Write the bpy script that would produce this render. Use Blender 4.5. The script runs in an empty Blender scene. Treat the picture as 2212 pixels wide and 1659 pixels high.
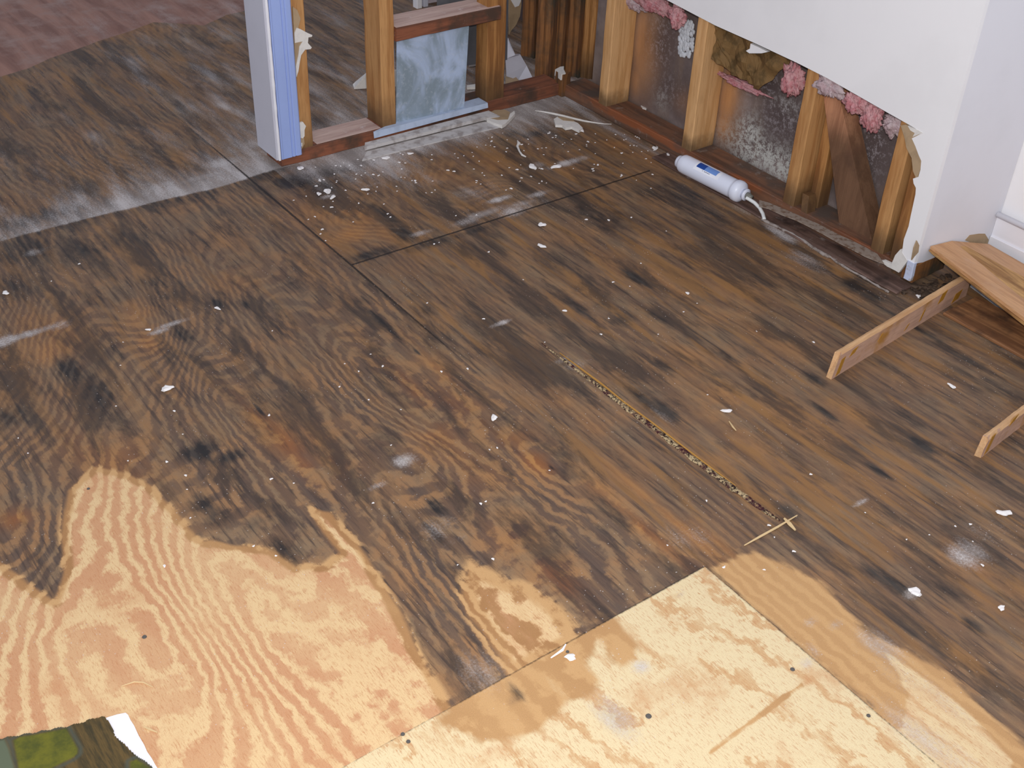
import bpy, bmesh, math, random
import numpy as np
from mathutils import Matrix, Vector
from mathutils.geometry import tessellate_polygon
random.seed(7)
SC = bpy.context.scene
COL = SC.collection

# ------------------------------------------------------------------ camera
W, H, F = 2212.0, 1659.0, 2546.55
CAM = Vector((-2.2537, -2.7212, 1.45))
R = Matrix.Rotation(-0.6597, 3, 'Z') @ Matrix.Rotation(0.9388, 3, 'X') @ Matrix.Rotation(0.0451, 3, 'Z')
cd = bpy.data.cameras.new('camera'); cam = bpy.data.objects.new('camera', cd); COL.objects.link(cam)
cam.matrix_world = Matrix.Translation(CAM) @ R.to_4x4()
cd.sensor_width = 36; cd.sensor_fit = 'HORIZONTAL'; cd.lens = F / W * 36; cd.clip_start = 0.02
SC.camera = cam
# ------------------------------------------------------------------ world, lights, exposure
SC.view_settings.view_transform = 'Standard'; SC.view_settings.look = 'None'
SC.view_settings.gamma = 1; SC.view_settings.use_curve_mapping = False
SC.view_settings.exposure = 0.0
w = bpy.data.worlds.new('room_light'); SC.world = w; w.use_nodes = True
bg = w.node_tree.nodes['Background']; bg.inputs[0].default_value = (0.80, 0.84, 1.0, 1); bg.inputs[1].default_value = 0.50

def area(name, loc, target, size, power, color):
    l = bpy.data.lights.new(name, 'AREA'); l.energy = power; l.color = color; l.shape = 'DISK'; l.size = size
    o = bpy.data.objects.new(name, l); COL.objects.link(o); o.location = loc
    o.rotation_euler = (Vector(target) - Vector(loc)).to_track_quat('-Z', 'Y').to_euler()
    return o
area('flash_lamp', CAM + Vector((0.02, 0.01, 0.09)), (-0.85, -0.8, 0), 0.07, 37, (1.0, 0.975, 0.95))
area('window_daylight', (-3.2, -3.6, 2.3), (-1.0, -1.0, 0), 1.6, 30, (0.95, 0.97, 1.0))

# ------------------------------------------------------------------ helpers
def ray(u, v): return R @ Vector(((u - W / 2) / F, -(v - H / 2) / F, -1))
def pw(u, v, z=0.0):           # where a photo point meets the height z
    d = ray(u, v); return CAM + d * ((z - CAM.z) / d.z)
def px_(u, v, x=0.0):          # ... meets the plane x
    d = ray(u, v); return CAM + d * ((x - CAM.x) / d.x)
def py_(u, v, y=0.0):
    d = ray(u, v); return CAM + d * ((y - CAM.y) / d.y)

def srgb(r, g, b):
    f = lambda c: (c / 255 / 12.92) if c / 255 <= 0.04045 else ((c / 255 + 0.055) / 1.055) ** 2.4
    return (f(r), f(g), f(b), 1)

def tag(o, label=None, cat=None, group=None, kind=None):
    if label: o['label'] = label
    if cat: o['category'] = cat
    if group: o['group'] = group
    if kind: o['kind'] = kind
    return o
def link(name, me, mat=None, parent=None, loc=(0, 0, 0)):
    o = bpy.data.objects.new(name, me); COL.objects.link(o); o.location = loc
    if mat: me.materials.append(mat)
    if parent: o.parent = parent
    return o
def empty(name, loc):
    o = bpy.data.objects.new(name, None); COL.objects.link(o); o.location = loc; o.empty_display_size = 0.05
    return o
def from_bm(name, bm, mat, parent=None, loc=(0, 0, 0), smooth=False):
    me = bpy.data.meshes.new(name)
    bmesh.ops.recalc_face_normals(bm, faces=bm.faces)
    bm.to_mesh(me); bm.free()
    if smooth:
        for p in me.polygons: p.use_smooth = True
    return link(name, me, mat, parent, loc)

# ---- node helper
class NT:
    def __init__(s, name, rough=0.7, spec=0.3):
        s.m = bpy.data.materials.new(name); s.m.use_nodes = True
        s.t = s.m.node_tree; s.n = s.t.nodes; s.b = s.n['Principled BSDF']
        s.b.inputs['Roughness'].default_value = rough; s.b.inputs['Specular IOR Level'].default_value = spec
    def new(s, typ, **kw):
        n = s.n.new(typ)
        for k, v in kw.items(): setattr(n, k, v)
        return n
    def put(s, sock, v):
        if isinstance(v, bpy.types.NodeSocket): s.t.links.new(v, sock)
        elif v is not None:
            if hasattr(sock.default_value, '__len__') and not hasattr(v, '__len__'): v = (v,) * len(sock.default_value)
            sock.default_value = v
    def math(s, op, a, b=None, c=None, clamp=False):
        n = s.new('ShaderNodeMath', operation=op, use_clamp=clamp)
        for i, v in enumerate((a, b, c)): s.put(n.inputs[i], v)
        return n.outputs[0]
    def mix(s, f, a, b, mode='MIX'):
        n = s.new('ShaderNodeMix', data_type='RGBA', blend_type=mode)
        s.put(n.inputs[0], f); s.put(n.inputs[6], a); s.put(n.inputs[7], b); return n.outputs[2]
    def step(s, v, lo, hi, a=0.0, b=1.0):
        n = s.new('ShaderNodeMapRange', interpolation_type='SMOOTHSTEP')
        s.put(n.inputs[0], v); s.put(n.inputs[1], lo); s.put(n.inputs[2], hi); s.put(n.inputs[3], a); s.put(n.inputs[4], b); return n.outputs[0]
    def coords(s, scale=(1, 1, 1), rot=(0, 0, 0), kind='Object'):
        tc = s.new('ShaderNodeTexCoord'); mp = s.new('ShaderNodeMapping')
        s.t.links.new(tc.outputs[kind], mp.inputs[0]); mp.inputs['Scale'].default_value = scale; mp.inputs['Rotation'].default_value = rot
        return mp.outputs[0]
    def noise(s, vec, scale=1.0, detail=3, rough=0.55, dist=0.0):
        n = s.new('ShaderNodeTexNoise'); s.put(n.inputs['Vector'], vec); n.inputs['Scale'].default_value = scale
        n.inputs['Detail'].default_value = detail; n.inputs['Roughness'].default_value = rough; n.inputs['Distortion'].default_value = dist
        return n.outputs[0]
    def bump(s, h, strength=0.3, dist=0.002):
        n = s.new('ShaderNodeBump'); s.put(n.inputs['Height'], h); n.inputs['Strength'].default_value = strength; n.inputs['Distance'].default_value = dist
        s.t.links.new(n.outputs[0], s.b.inputs['Normal'])
    def out(s, col): s.put(s.b.inputs['Base Color'], col); return s.m

def wood(name, light, dark, stain=None, stain_amt=0.0, dust=None, dust_amt=0.0, axis='Z', rough=0.65, low_dark=0.0, edge=None, knots=1.0):
    m = NT(name, rough, 0.25)
    sc = {'Z': (1, 1, .07), 'Y': (1, .07, 1), 'X': (.07, 1, 1)}[axis]
    v = m.coords(sc)
    g = m.noise(v, 38, 4, .6, .6)
    c = m.mix(m.step(g, .38, .66), light, dark)
    fine = m.noise(v, 260, 2, .6)
    c = m.mix(m.step(fine, .45, .75, 0, .35), c, tuple(x * .6 for x in dark[:3]) + (1,))
    k = m.new('ShaderNodeTexVoronoi'); m.put(k.inputs['Vector'], m.coords({'Z': (1, 1, .55), 'Y': (1, .55, 1), 'X': (.55, 1, 1)}[axis])); k.inputs['Scale'].default_value = 7
    c = m.mix(m.step(k.outputs[0], .035, .09, .75 * knots, 0), c, tuple(x * .3 for x in dark[:3]) + (1,))
    blot = m.noise(m.coords(), 9, 4, .6)
    if stain: c = m.mix(m.step(blot, .62 - .35 * stain_amt, .78 - .2 * stain_amt), c, stain)
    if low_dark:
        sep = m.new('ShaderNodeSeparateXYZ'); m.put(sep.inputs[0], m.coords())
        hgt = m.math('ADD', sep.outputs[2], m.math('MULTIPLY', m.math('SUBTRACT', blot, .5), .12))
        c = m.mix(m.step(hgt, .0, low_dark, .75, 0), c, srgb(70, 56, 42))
    if dust:
        d = m.noise(m.coords(), 24, 5, .7)
        c = m.mix(m.step(d, .75 - .5 * dust_amt, .95 - .5 * dust_amt), c, dust)
    if edge:
        sx = m.new('ShaderNodeSeparateXYZ'); m.put(sx.inputs[0], m.coords())
        ex = m.math('ADD', sx.outputs[0], m.math('MULTIPLY', m.math('SUBTRACT', blot, .5), .03))
        zz = m.math('ADD', sx.outputs[2], m.math('MULTIPLY', m.math('SUBTRACT', blot, .5), .04))
        c = m.mix(m.math('MULTIPLY', m.math('MULTIPLY', m.step(ex, -.040, -.032, .6, 0), m.step(zz, .014, .022)), m.step(m.noise(m.coords((1, .5, 1)), 8, 4, .6), .38, .55, .15, 1)), c, edge)
    m.bump(m.math('ADD', g, fine), .25, .0015)
    return m.out(c)

def plain(name, col, rough=0.6, var=0.05, spec=0.3, scale=12, col2=None, lo=.45, hi=.65, bump=0.1):
    m = NT(name, rough, spec)
    n = m.noise(m.coords(), scale, 5, .6)
    c2 = col2 or tuple(x * (1 - var * 2) for x in col[:3]) + (1,)
    m.bump(m.noise(m.coords(), scale * 12, 3, .6), bump, .001)
    return m.out(m.mix(m.step(n, lo, hi), col, c2))

# ------------------------------------------------------------------ the floor
class VN:   # smooth value noise on a fixed lattice
    def __init__(s, seed): s.g = np.random.RandomState(seed).rand(64, 64)
    def __call__(s, x, y):
        xi = np.floor(x).astype(int); yi = np.floor(y).astype(int); fx = x - xi; fy = y - yi
        fx = fx * fx * (3 - 2 * fx); fy = fy * fy * (3 - 2 * fy); g = s.g
        a = g[xi % 64, yi % 64]; b = g[(xi + 1) % 64, yi % 64]; c = g[xi % 64, (yi + 1) % 64]; d = g[(xi + 1) % 64, (yi + 1) % 64]
        return (a * (1 - fx) + b * fx) * (1 - fy) + (c * (1 - fx) + d * fx) * fy - .5
vn1, vn2, vn3, vn4 = VN(1), VN(2), VN(3), VN(4)

XL, YC = -1.077, -1.772     # long seam, cross seam
XS = -0.879                 # narrow strip's other seam
YB = -0.556
PANELS = [  # name, x0, x1, y0, y1
    ('A', -2.6, XL, YC, 0.60), ('F', -2.6, XL, 0.60, 2.1), ('E', -2.6, XL, -2.6, YC),
    ('B', XL, 0.62, YB, 2.1), ('S', XL, XS, YC, YB), ('D', XL, XS, -2.6, YC), ('C', XS, 0.62, -2.6, YB)]

def poly_sd(x, y, pts):
    """signed distance to a closed outline, positive inside"""
    P = np.array(pts); Q = np.roll(P, -1, 0); d2 = np.full(x.shape, 1e9); ins = np.zeros(x.shape, bool)
    for (ax, ay), (bx, by) in zip(P, Q):
        ex, ey = bx - ax, by - ay; L = ex * ex + ey * ey + 1e-12
        t = np.clip(((x - ax) * ex + (y - ay) * ey) / L, 0, 1)
        d2 = np.minimum(d2, (x - ax - t * ex) ** 2 + (y - ay - t * ey) ** 2)
        if ay != by: ins ^= ((ay > y) != (by > y)) & (x < ex * (y - ay) / ey + ax)
    d = np.sqrt(d2); return np.where(ins, d, -d)
def W2(pts): return [(pw(u, v).x, pw(u, v).y) for u, v in pts]

# outlines of the water damage, traced on the floor
CLEAN_A = W2([(-200, 1130), (0, 1215), (60, 1262), (118, 1300), (140, 1235), (134, 1150), (150, 1060), (205, 1010), (262, 1022), (325, 1050), (385, 1115), (430, 1165), (505, 1178), (590, 1186), (640, 1222), (700, 1222), (735, 1195), (690, 1135), (670, 1098), (715, 1108), (770, 1170), (812, 1240), (852, 1300), (885, 1375), (925, 1450), (962, 1512), (985, 1545), (500, 1900), (-600, 1900)])
CLEAN_B = W2([(1015, 1212), (1055, 1232), (1100, 1252), (1150, 1262), (1200, 1300), (1238, 1350), (1258, 1385), (1190, 1425), (1095, 1475), (1065, 1420), (1020, 1350), (985, 1290), (1000, 1240)])
STAIN_E = W2([(940, 1560), (1000, 1590), (1060, 1600), (1130, 1598), (1180, 1570), (1210, 1540), (1250, 1510), (1285, 1500), (1300, 1470), (1270, 1430), (1290, 1390), (1340, 1450), (1385, 1425), (1375, 1390), (1330, 1330), (1200, 1380), (1000, 1500)])
OCHRE = W2([(1525, 1625), (1600, 1570), (1640, 1540), (1690, 1502), (1732, 1476), (1737, 1482), (1695, 1512), (1650, 1548), (1600, 1582), (1535, 1632)])
DARK_E = W2([(985, 1530), (1020, 1565), (1075, 1580), (1110, 1570), (1165, 1530), (1180, 1500), (1160, 1440)])
AMBER_D = W2([(1520, 1228), (1625, 1185), (1700, 1215), (1780, 1255), (1850, 1330), (1905, 1385), (1960, 1395), (2050, 1450), (2130, 1530), (2212, 1600), (2400, 1760), (2400, 1900), (1700, 1900), (1875, 1527)])
PALE_D = W2([(1880, 1370), (1930, 1400), (1990, 1440), (2060, 1490), (2120, 1545), (2212, 1640), (2212, 1800), (1700, 1900), (1760, 1560), (1880, 1530), (1925, 1560), (1940, 1500), (1900, 1430)])
FAR = W2([(-300, 250), (0, 166), (60, 148), (110, 125), (170, 105), (215, 88), (280, 68), (330, 48), (380, 50), (440, 55), (490, 32), (545, 20), (900, -60), (1500, -200), (1500, -900), (-900, -900)])
FADE_PARTIAL = None
# soft patches: (u, v, half length along the grain, half width, strength)
MOLD = [(1300, 470, .16, .10, .7), (1480, 430, .16, .08, .7), (1180, 560, .12, .05, .5), (1620, 600, .10, .04, .5), (1700, 640, .10, .03, .6), (1800, 690, .12, .03, .6), (1340, 800, .14, .02, .5), (1200, 720, .10, .02, .6), (1250, 850, .12, .018, .5), (1350, 1000, .14, .02, .5), (640, 390, .06, .07, 1.2), (600, 365, .05, .05, 1), (720, 365, .05, .10, 1.1), (800, 350, .03, .06, .8), (760, 330, .03, .05, .9), (560, 380, .06, .08, .8), (400, 430, .05, .16, .7), (150, 480, .08, .16, .7), (150, 800, .07, .03, 1), (215, 850, .12, .05, .7), (90, 840, .05, .05, .5), (250, 760, .06, .02, .7), (20, 900, .05, .06, .7), (330, 610, .06, .04, .7), (340, 640, .09, .04, .6), (470, 655, .03, .015, 1), (395, 720, .06, .03, .8), (530, 660, .03, .012, .9), (640, 610, .09, .03, .6),
        (430, 975, .035, .05, .95), (500, 985, .025, .04, .9), (560, 885, .035, .006, 1), (690, 850, .05, .02, .4), (780, 650, .03, .02, .7), (830, 640, .28, .010, .7), (470, 1110, .05, .04, .7), (440, 1090, .05, .03, .8), (620, 1190, .06, .03, .7), (560, 1130, .04, .05, .5), (940, 1095, .035, .02, .95), (930, 1150, .05, .02, .7), (1225, 1020, .05, .018, .7), (1215, 980, .03, .02, .6), (1285, 1090, .05, .013, .6), (700, 400, .05, .06, .75), (660, 370, .06, .08, .7), (740, 385, .05, .05, .6), (830, 460, .09, .02, .9), (870, 505, .06, .03, 1), (800, 550, .03, .09, .8), (930, 525, .03, .09, .8), (1020, 500, .02, .09, .7), (1130, 460, .02, .08, .6), (1150, 290, .03, .05, .9), (1105, 290, .03, .04, .7),
        (905, 640, .06, .05, .5), (915, 670, .05, .04, .7), (830, 700, .12, .012, .8), (940, 690, .1, .02, .5), (1100, 700, .05, .03, .5), (1240, 660, .12, .02, .8), (1260, 430, .12, .08, .5), (1400, 420, .15, .10, .55), (1550, 470, .12, .05, .65), (1370, 600, .06, .02, .9), (1420, 690, .08, .02, .7), (1340, 690, .04, .05, .7), (1500, 700, .06, .04, .6), (1570, 770, .06, .018, .7), (1430, 790, .05, .025, .8), (1850, 615, .05, .05, 1), (1880, 640, .05, .03, .9), (1760, 600, .07, .03, .5), (1620, 760, .07, .015, .6), (1470, 560, .12, .02, .6), (1540, 520, .09, .02, .6),
        (1400, 870, .1, .02, .9), (1440, 890, .05, .018, 1), (1760, 820, .05, .02, .8), (1780, 890, .06, .012, .9), (1990, 960, .04, .02, 1), (1900, 1020, .04, .012, .9), (1960, 900, .08, .02, .7), (2100, 1000, .1, .04, .6), (2050, 1100, .08, .03, .6), (1710, 1110, .05, .018, .9), (1720, 1080, .05, .02, .6), (1890, 1240, .05, .01, 1), (1930, 1260, .05, .02, .9), (2100, 1350, .03, .015, .9), (2040, 1280, .06, .03, .6), (2000, 1200, .09, .03, .5), (2130, 1200, .12, .04, .6), (2090, 1130, .10, .03, .5), (1850, 1100, .05, .02, .6), (1480, 1240, .04, .04, .4), (1560, 1250, .09, .008, .6), (1350, 930, .12, .02, .4), (1500, 1070, .12, .02, .4),
        (1930, 800, .12, .03, .6), (2080, 770, .12, .025, .8), (2160, 830, .12, .03, .6), (1860, 760, .08, .02, .5), (1700, 700, .1, .02, .5), (2000, 720, .2, .014, .9), (2180, 950, .15, .05, .6),
        (60, 540, .10, .10, .75), (180, 545, .1, .08, .7), (100, 470, .06, .15, .8), (260, 510, .07, .10, .6), (440, 520, .08, .05, .5), (30, 620, .1, .08, .6), (200, 640, .08, .05, .5), (380, 450, .05, .1, .4), (220, 180, .1, .15, .45), (100, 270, .1, .2, .4), (400, 200, .15, .15, .3), (1110, 1490, .03, .012, .9), (1085, 1480, .02, .03, .4), (560, 700, .12, .03, .4), (900, 760, .018, .005, 1), (1190, 1010, .012, .004, .9)]
WARM = [(700, 455, .06, .06, .8), (760, 470, .07, .07, .9), (745, 510, .05, .07, 1), (830, 500, .05, .04, .6), (1230, 370, .05, .03, .6), (1330, 310, .05, .03, .6), (960, 370, .08, .08, .5), (1060, 360, .08, .06, .45), (1400, 345, .06, .05, .5), (640, 370, .04, .04, .4), (560, 900, .09, .02, .9), (610, 950, .08, .03, .9), (650, 1000, .07, .02, .7), (720, 1010, .05, .012, .9), (700, 960, .09, .03, .5), (1010, 890, .1, .04, .5), (1110, 940, .05, .04, .6), (1160, 1000, .04, .025, 1), (930, 940, .08, .05, .5), (1000, 1000, .1, .05, .4), (520, 600, .06, .06, .3), (300, 680, .06, .035, .5), (320, 740, .04, .02, .6), (30, 1120, .03, .03, .9), (180, 960, .1, .05, .4), (260, 1000, .08, .06, .5), (90, 740, .12, .1, .5), (950, 800, .1, .02, .6),
        (880, 830, .14, .02, .5), (1500, 560, .1, .03, .5), (1580, 620, .12, .04, .5), (1450, 620, .12, .02, .6), (1650, 720, .12, .03, .4), (1620, 560, .10, .03, .4), (1300, 560, .12, .03, .4), (1560, 850, .12, .04, .5), (1700, 900, .15, .04, .5), (1500, 780, .1, .03, .4), (1850, 900, .1, .03, .5), (1600, 940, .14, .03, .5), (1800, 1010, .1, .03, .4), (1690, 490, .03, .02, .7), (1290, 1050, .12, .02, .5), (1400, 1150, .15, .015, .8), (1450, 1120, .2, .012, .8), (1530, 1000, .1, .02, .4), (1250, 900, .2, .02, .3), (2150, 1250, .12, .02, .6), (2180, 1330, .12, .02, .5), (1960, 1150, .1, .02, .4), (1560, 1180, .08, .01, .6), (1150, 1190, .09, .05, .5), (1210, 1250, .07, .02, .8), (1220, 710, .02, .006, .5), (300, 60, .07, .25, .5)]
DUST = [(560, 330, .04, .08, .7), (600, 350, .03, .06, .6), (880, 300, .03, .2, .9), (1000, 275, .03, .18, 1), (1080, 250, .03, .12, .8), (1180, 235, .04, .09, .5), (830, 330, .03, .10, .5), (1120, 260, .05, .06, .5), (1230, 350, .016, .07, .8), (1000, 420, .05, .10, .38), (900, 400, .06, .10, .35), (1150, 360, .02, .06, .4), (1080, 430, .012, .04, .9), (1050, 460, .02, .05, .9), (1130, 440, .02, .05, .7), (1160, 420, .015, .05, .7), (1000, 480, .02, .06, .6), (1110, 455, .025, .09, .7), (920, 500, .012, .05, .5), (705, 425, .012, .025, .8), (800, 400, .01, .07, .45), (1085, 697, .008, .03, 1), (1290, 690, .01, .02, .25), (370, 700, .010, .035, 1), (345, 715, .010, .03, .8), (50, 725, .014, .09, 1), (0, 740, .02, .05, 1), (120, 710, .012, .05, .4), (75, 545, .02, .03, .6), (872, 995, .018, .020, 1), (880, 990, .008, .014, .7), (815, 1050, .008, .02, .5), (1700, 510, .05, .04, .7), (1680, 500, .05, .02, .8), (1740, 560, .07, .03, .55), (1650, 440, .1, .02, .6), (1560, 400, .1, .02, .6), (1600, 450, .05, .02, .4),
        (2105, 1190, .035, .022, .75), (2080, 1200, .03, .03, .9), (2140, 1150, .05, .04, .3), (1970, 1283, .012, .02, .9), (1860, 1085, .006, .02, .8), (2060, 970, .01, .02, .2), (1750, 1345, .01, .02, .5), (1805, 1350, .01, .02, .5), (1900, 1400, .05, .03, .7), (1930, 1450, .08, .03, .5), (2020, 1500, .1, .02, .4), (1990, 1590, .1, .04, .5), (1330, 1550, .05, .035, .8), (1310, 1545, .03, .03, .5), (1385, 1440, .014, .016, .8), (1745, 1430, .01, .015, .6), (1755, 1400, .02, .01, .4), (1480, 1165, .04, .05, .35), (1420, 890, .05, .01, .5), (1240, 790, .02, .035, .5), (1210, 780, .012, .03, .5), (950, 1140, .03, .05, .35), (1000, 1160, .012, .04, .3), (1470, 1285, .006, .012, .7), (1400, 1050, .03, .02, .3), (520, 370, .03, .12, .5), (780, 350, .02, .05, .5), (900, 1370, .05, .03, .2), (1050, 1450, .07, .05, .3)]
DUST += [(430, 385, .028, .14, .9), (350, 400, .03, .14, .8), (490, 350, .045, .10, .8), (250, 430, .04, .15, .5), (550, 310, .06, .05, .7), (150, 440, .05, .15, .3), (460, 300, .12, .10, .3), (300, 340, .12, .12, .25), (480, 230, .07, .06, .5)]

def patches(x, y, items, lo=.55):
    v = np.zeros(x.shape)
    for u, vv, a, b, s in items:
        c = pw(u, vv); d = ((y - c.y) / a) ** 2 + ((x - c.x) / b) ** 2
        m = d < 6
        v[m] = np.maximum(v[m], s * np.exp(-d[m] * .9))
    return v

def bump_(x, y, u, v, a, b, amp, shear=0.0):
    c = pw(u, v); dy = y - c.y; dx = x - c.x - shear * dy
    return amp * np.exp(-(dy / a) ** 2 - (dx / b) ** 2)

def grain(name, x, y):
    wx = vn1(x * 5 + 3, y * 2.2) * .05 + vn2(x * 16, y * 6 + 9) * .014
    if name == 'A':
        k = np.interp(y, [-1.9, -1.3, -.85, -.6, -.3, .2, .7], [15, 19, 25, 36, 48, 50, 40])
        h = k * (x + wx * 1.1 - XL)
        for b in [(590, 670, .11, .07, 5), (320, 700, .17, .06, -7), (470, 850, .20, .06, 6), (820, 830, .22, .07, 6), (910, 990, .10, .07, -5), (1170, 1000, .09, .05, 3.5), (1190, 1150, .14, .05, -2.5), (150, 760, .2, .1, 4), (1000, 1250, .3, .05, 3), (60, 1160, .10, .06, -2.5), (230, 1200, .15, .1, 3), (450, 1250, .3, .07, 4), (650, 1400, .3, .06, 3.5), (130, 1450, .14, .1, 3.5), (330, 1350, .2, .07, -3), (850, 1350, .22, .05, -2.5), (250, 330, .1, .12, 5), (450, 560, .15, .06, 3), (120, 560, .15, .1, 4)]:
            h = h + bump_(x, y, *b[:2], b[2] * 1.3, b[3] * .85, b[4] * .62)
        return h + vn3(x * 3.4, y * 1.1) * 3 + vn4(x * 11, y * 3.2) * 1.3 + vn2(x * 30, y * 14) * .5
    if name == 'E':
        return 8 * (x + wx * 1.6) + vn3(x * 7, y * 2.2) * 3.0 + 1.2 * y + vn4(x * 18, y * 7) * .8
    if name == 'F':
        return 30 * (x + wx) + vn3(x * 4, y * 2) * 7
    if name == 'B':
        h = 34 * (x + wx * 1.6)
        for b in [(760, 480, .09, .13, 5), (960, 400, .12, .12, 5), (1250, 350, .13, .1, 4), (1120, 420, .1, .1, -4)]:
            h = h + bump_(x, y, *b[:2], b[2], b[3], b[4])
        return h + vn3(x * 4 + 9, y * 2) * 6
    if name == 'S':
        return 55 * (x + wx * .8) + vn3(x * 5, y * 1.2) * 5
    if name == 'D':
        return 36 * (x + wx) + vn3(x * 6, y * 1.4) * 4 + 3 * y
    h = 26 * (x + wx * 1.4) + vn3(x * 6 + 4, y * 1.1) * 7 + 2.2 * y
    return h + bump_(x, y, 1470, 600, .25, .08, 4) + bump_(x, y, 1750, 930, .3, .08, 4)

VX = []; FC = []; GR = []; M1 = []; M2 = []; base = 0
for nm, x0, x1, y0, y1 in PANELS:
    st = .005
    nx = max(2, int(round((x1 - x0) / st)) + 1); ny = max(2, int(round((y1 - y0) / st)) + 1)
    xs = np.linspace(x0, x1, nx); ys = np.linspace(y0, y1, ny)
    X, Y = np.meshgrid(xs, ys); x = X.ravel(); y = Y.ravel()
    i = np.arange(nx * ny).reshape(ny, nx)
    FC.append(np.stack([i[:-1, :-1], i[:-1, 1:], i[1:, 1:], i[1:, :-1]], -1).reshape(-1, 4) + base); base += nx * ny
    VX.append(np.stack([x, y, np.zeros_like(x)], 1)); GR.append(grain(nm, x, y))
    soft = lambda P, s: np.clip(.5 + poly_sd(x, y, P) / (2 * s), 0, 1)
    warp = vn2(x * 14, y * 5) * .02
    if nm in 'AF':
        wet = 1 - soft(CLEAN_A, .022); wet = np.minimum(wet, 1 - .8 * soft(CLEAN_B, .035))
    elif nm == 'E':
        wet = np.maximum(np.maximum(.34 * soft(STAIN_E, .014), .60 * soft(DARK_E, .05)), .42 * soft(OCHRE, .004))
    elif nm == 'D' or nm == 'C':
        wet = 1 - .62 * soft(AMBER_D, .018); wet = np.minimum(wet, 1 - .90 * soft(PALE_D, .022))
        wet = np.where((x > -.62) & (y < -1.6), np.minimum(wet, 1), wet)
    else: wet = np.ones_like(x)
    dist = np.ones_like(x)
    mold = patches(x, y, MOLD) * np.clip(wet * 2, .0, 1); warm = patches(x, y, WARM); dust = patches(x, y, DUST)
    # dust band swept against the missing wall's line (beyond it)
    t = (y + .005 + .02 * vn1(x * 6, 0 * x))
    if True:
        band = np.where((t > 0), np.exp(-t / .16), np.exp(t / .006)) * np.interp(x, [-2.3, -1.75, -1.35, -.95, -.8], [.35, .6, 1.1, 1.1, .0])
        far_h = np.where(t > 0, .30 * np.exp(-t / .9), 0)
        dust = np.maximum(dust, np.maximum(band, far_h))
        dust = np.maximum(dust, np.where((x > -1) & (x < .05), np.interp(x, [-1, -.85, -.7, -.2, 0], [.6, .85, 1.15, 1.1, .8]) * np.exp(-np.maximum(np.abs(y - .03) - .09, 0) / (.11 + .09 * vn1(x * 5, y * 3))), 0))
        dust = np.maximum(dust, np.where((x > -1.08) & (y > 0), .15 + .5 * np.exp(-y / .55), 0))
        dust = np.maximum(dust, np.where(y < 0, .8 * np.exp(-np.abs(x + .03) / .03) * np.interp(y, [-1.4, -1.2, -.9, 0], [.3, .5, .8, .9]), 0))
    if nm == 'E': dust = dust * .8
    far = np.where(y > .3, soft(FAR, .02), 0)
    # seams: dark, open gaps between the sheets
    def line(dist_, wdt): return np.clip(1.0 - dist_ / wdt, 0, 1)
    seam = np.zeros_like(x)
    seam = np.maximum(seam, line(np.abs(x - XL), .0075) * np.where(y > YC, np.interp(y, [-1.772, -1.2, -.9, -.1, .3, 1.9], [.25, .15, .75, 1, .6, .4]), .55))
    seam = np.maximum(seam, line(np.abs(y - YC), .006) * np.where(x < XL, np.interp(x, [-1.9, -1.5, -1.1], [.42, .6, .66]), np.where(x < -.85, .3, 0)))
    seam = np.maximum(seam, line(np.abs(y - YB), .0075) * np.where((x > XL) & (x < -.12), .9, 0))
    seam = np.maximum(seam, line(np.abs(y - .60), .007) * np.where(x < XL, .45, 0))
    M1.append(np.stack([wet, mold, dust, warm], 1))
    M2.append(np.stack([seam, far, np.interp(y, [-1.2, -.5], [1, .6]) if nm == 'A' else np.full_like(x, {'A': 1, 'E': .5, 'B': .4, 'S': .35, 'D': .4, 'C': .22, 'F': .18}[nm]), np.full_like(x, {'A': 1, 'E': 0, 'B': .5, 'S': .5, 'D': .5, 'C': .5, 'F': .5}[nm])], 1))
VX = np.concatenate(VX); FC = np.concatenate(FC); GR = np.concatenate(GR); M1 = np.concatenate(M1); M2 = np.concatenate(M2)
me = bpy.data.meshes.new('floor')
me.vertices.add(len(VX)); me.vertices.foreach_set('co', VX.astype(np.float32).ravel())
me.loops.add(FC.size); me.loops.foreach_set('vertex_index', FC.astype(np.int32).ravel())
me.polygons.add(len(FC)); me.polygons.foreach_set('loop_start', (np.arange(len(FC)) * 4).astype(np.int32))
me.update(calc_edges=True)
a = me.attributes.new('grain', 'FLOAT', 'POINT'); a.data.foreach_set('value', GR.astype(np.float32))
for n_, d_ in (('stain', M1), ('sheet', M2)):
    a = me.attributes.new(n_, 'FLOAT_COLOR', 'POINT'); a.data.foreach_set('color', d_.astype(np.float32).ravel())

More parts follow.
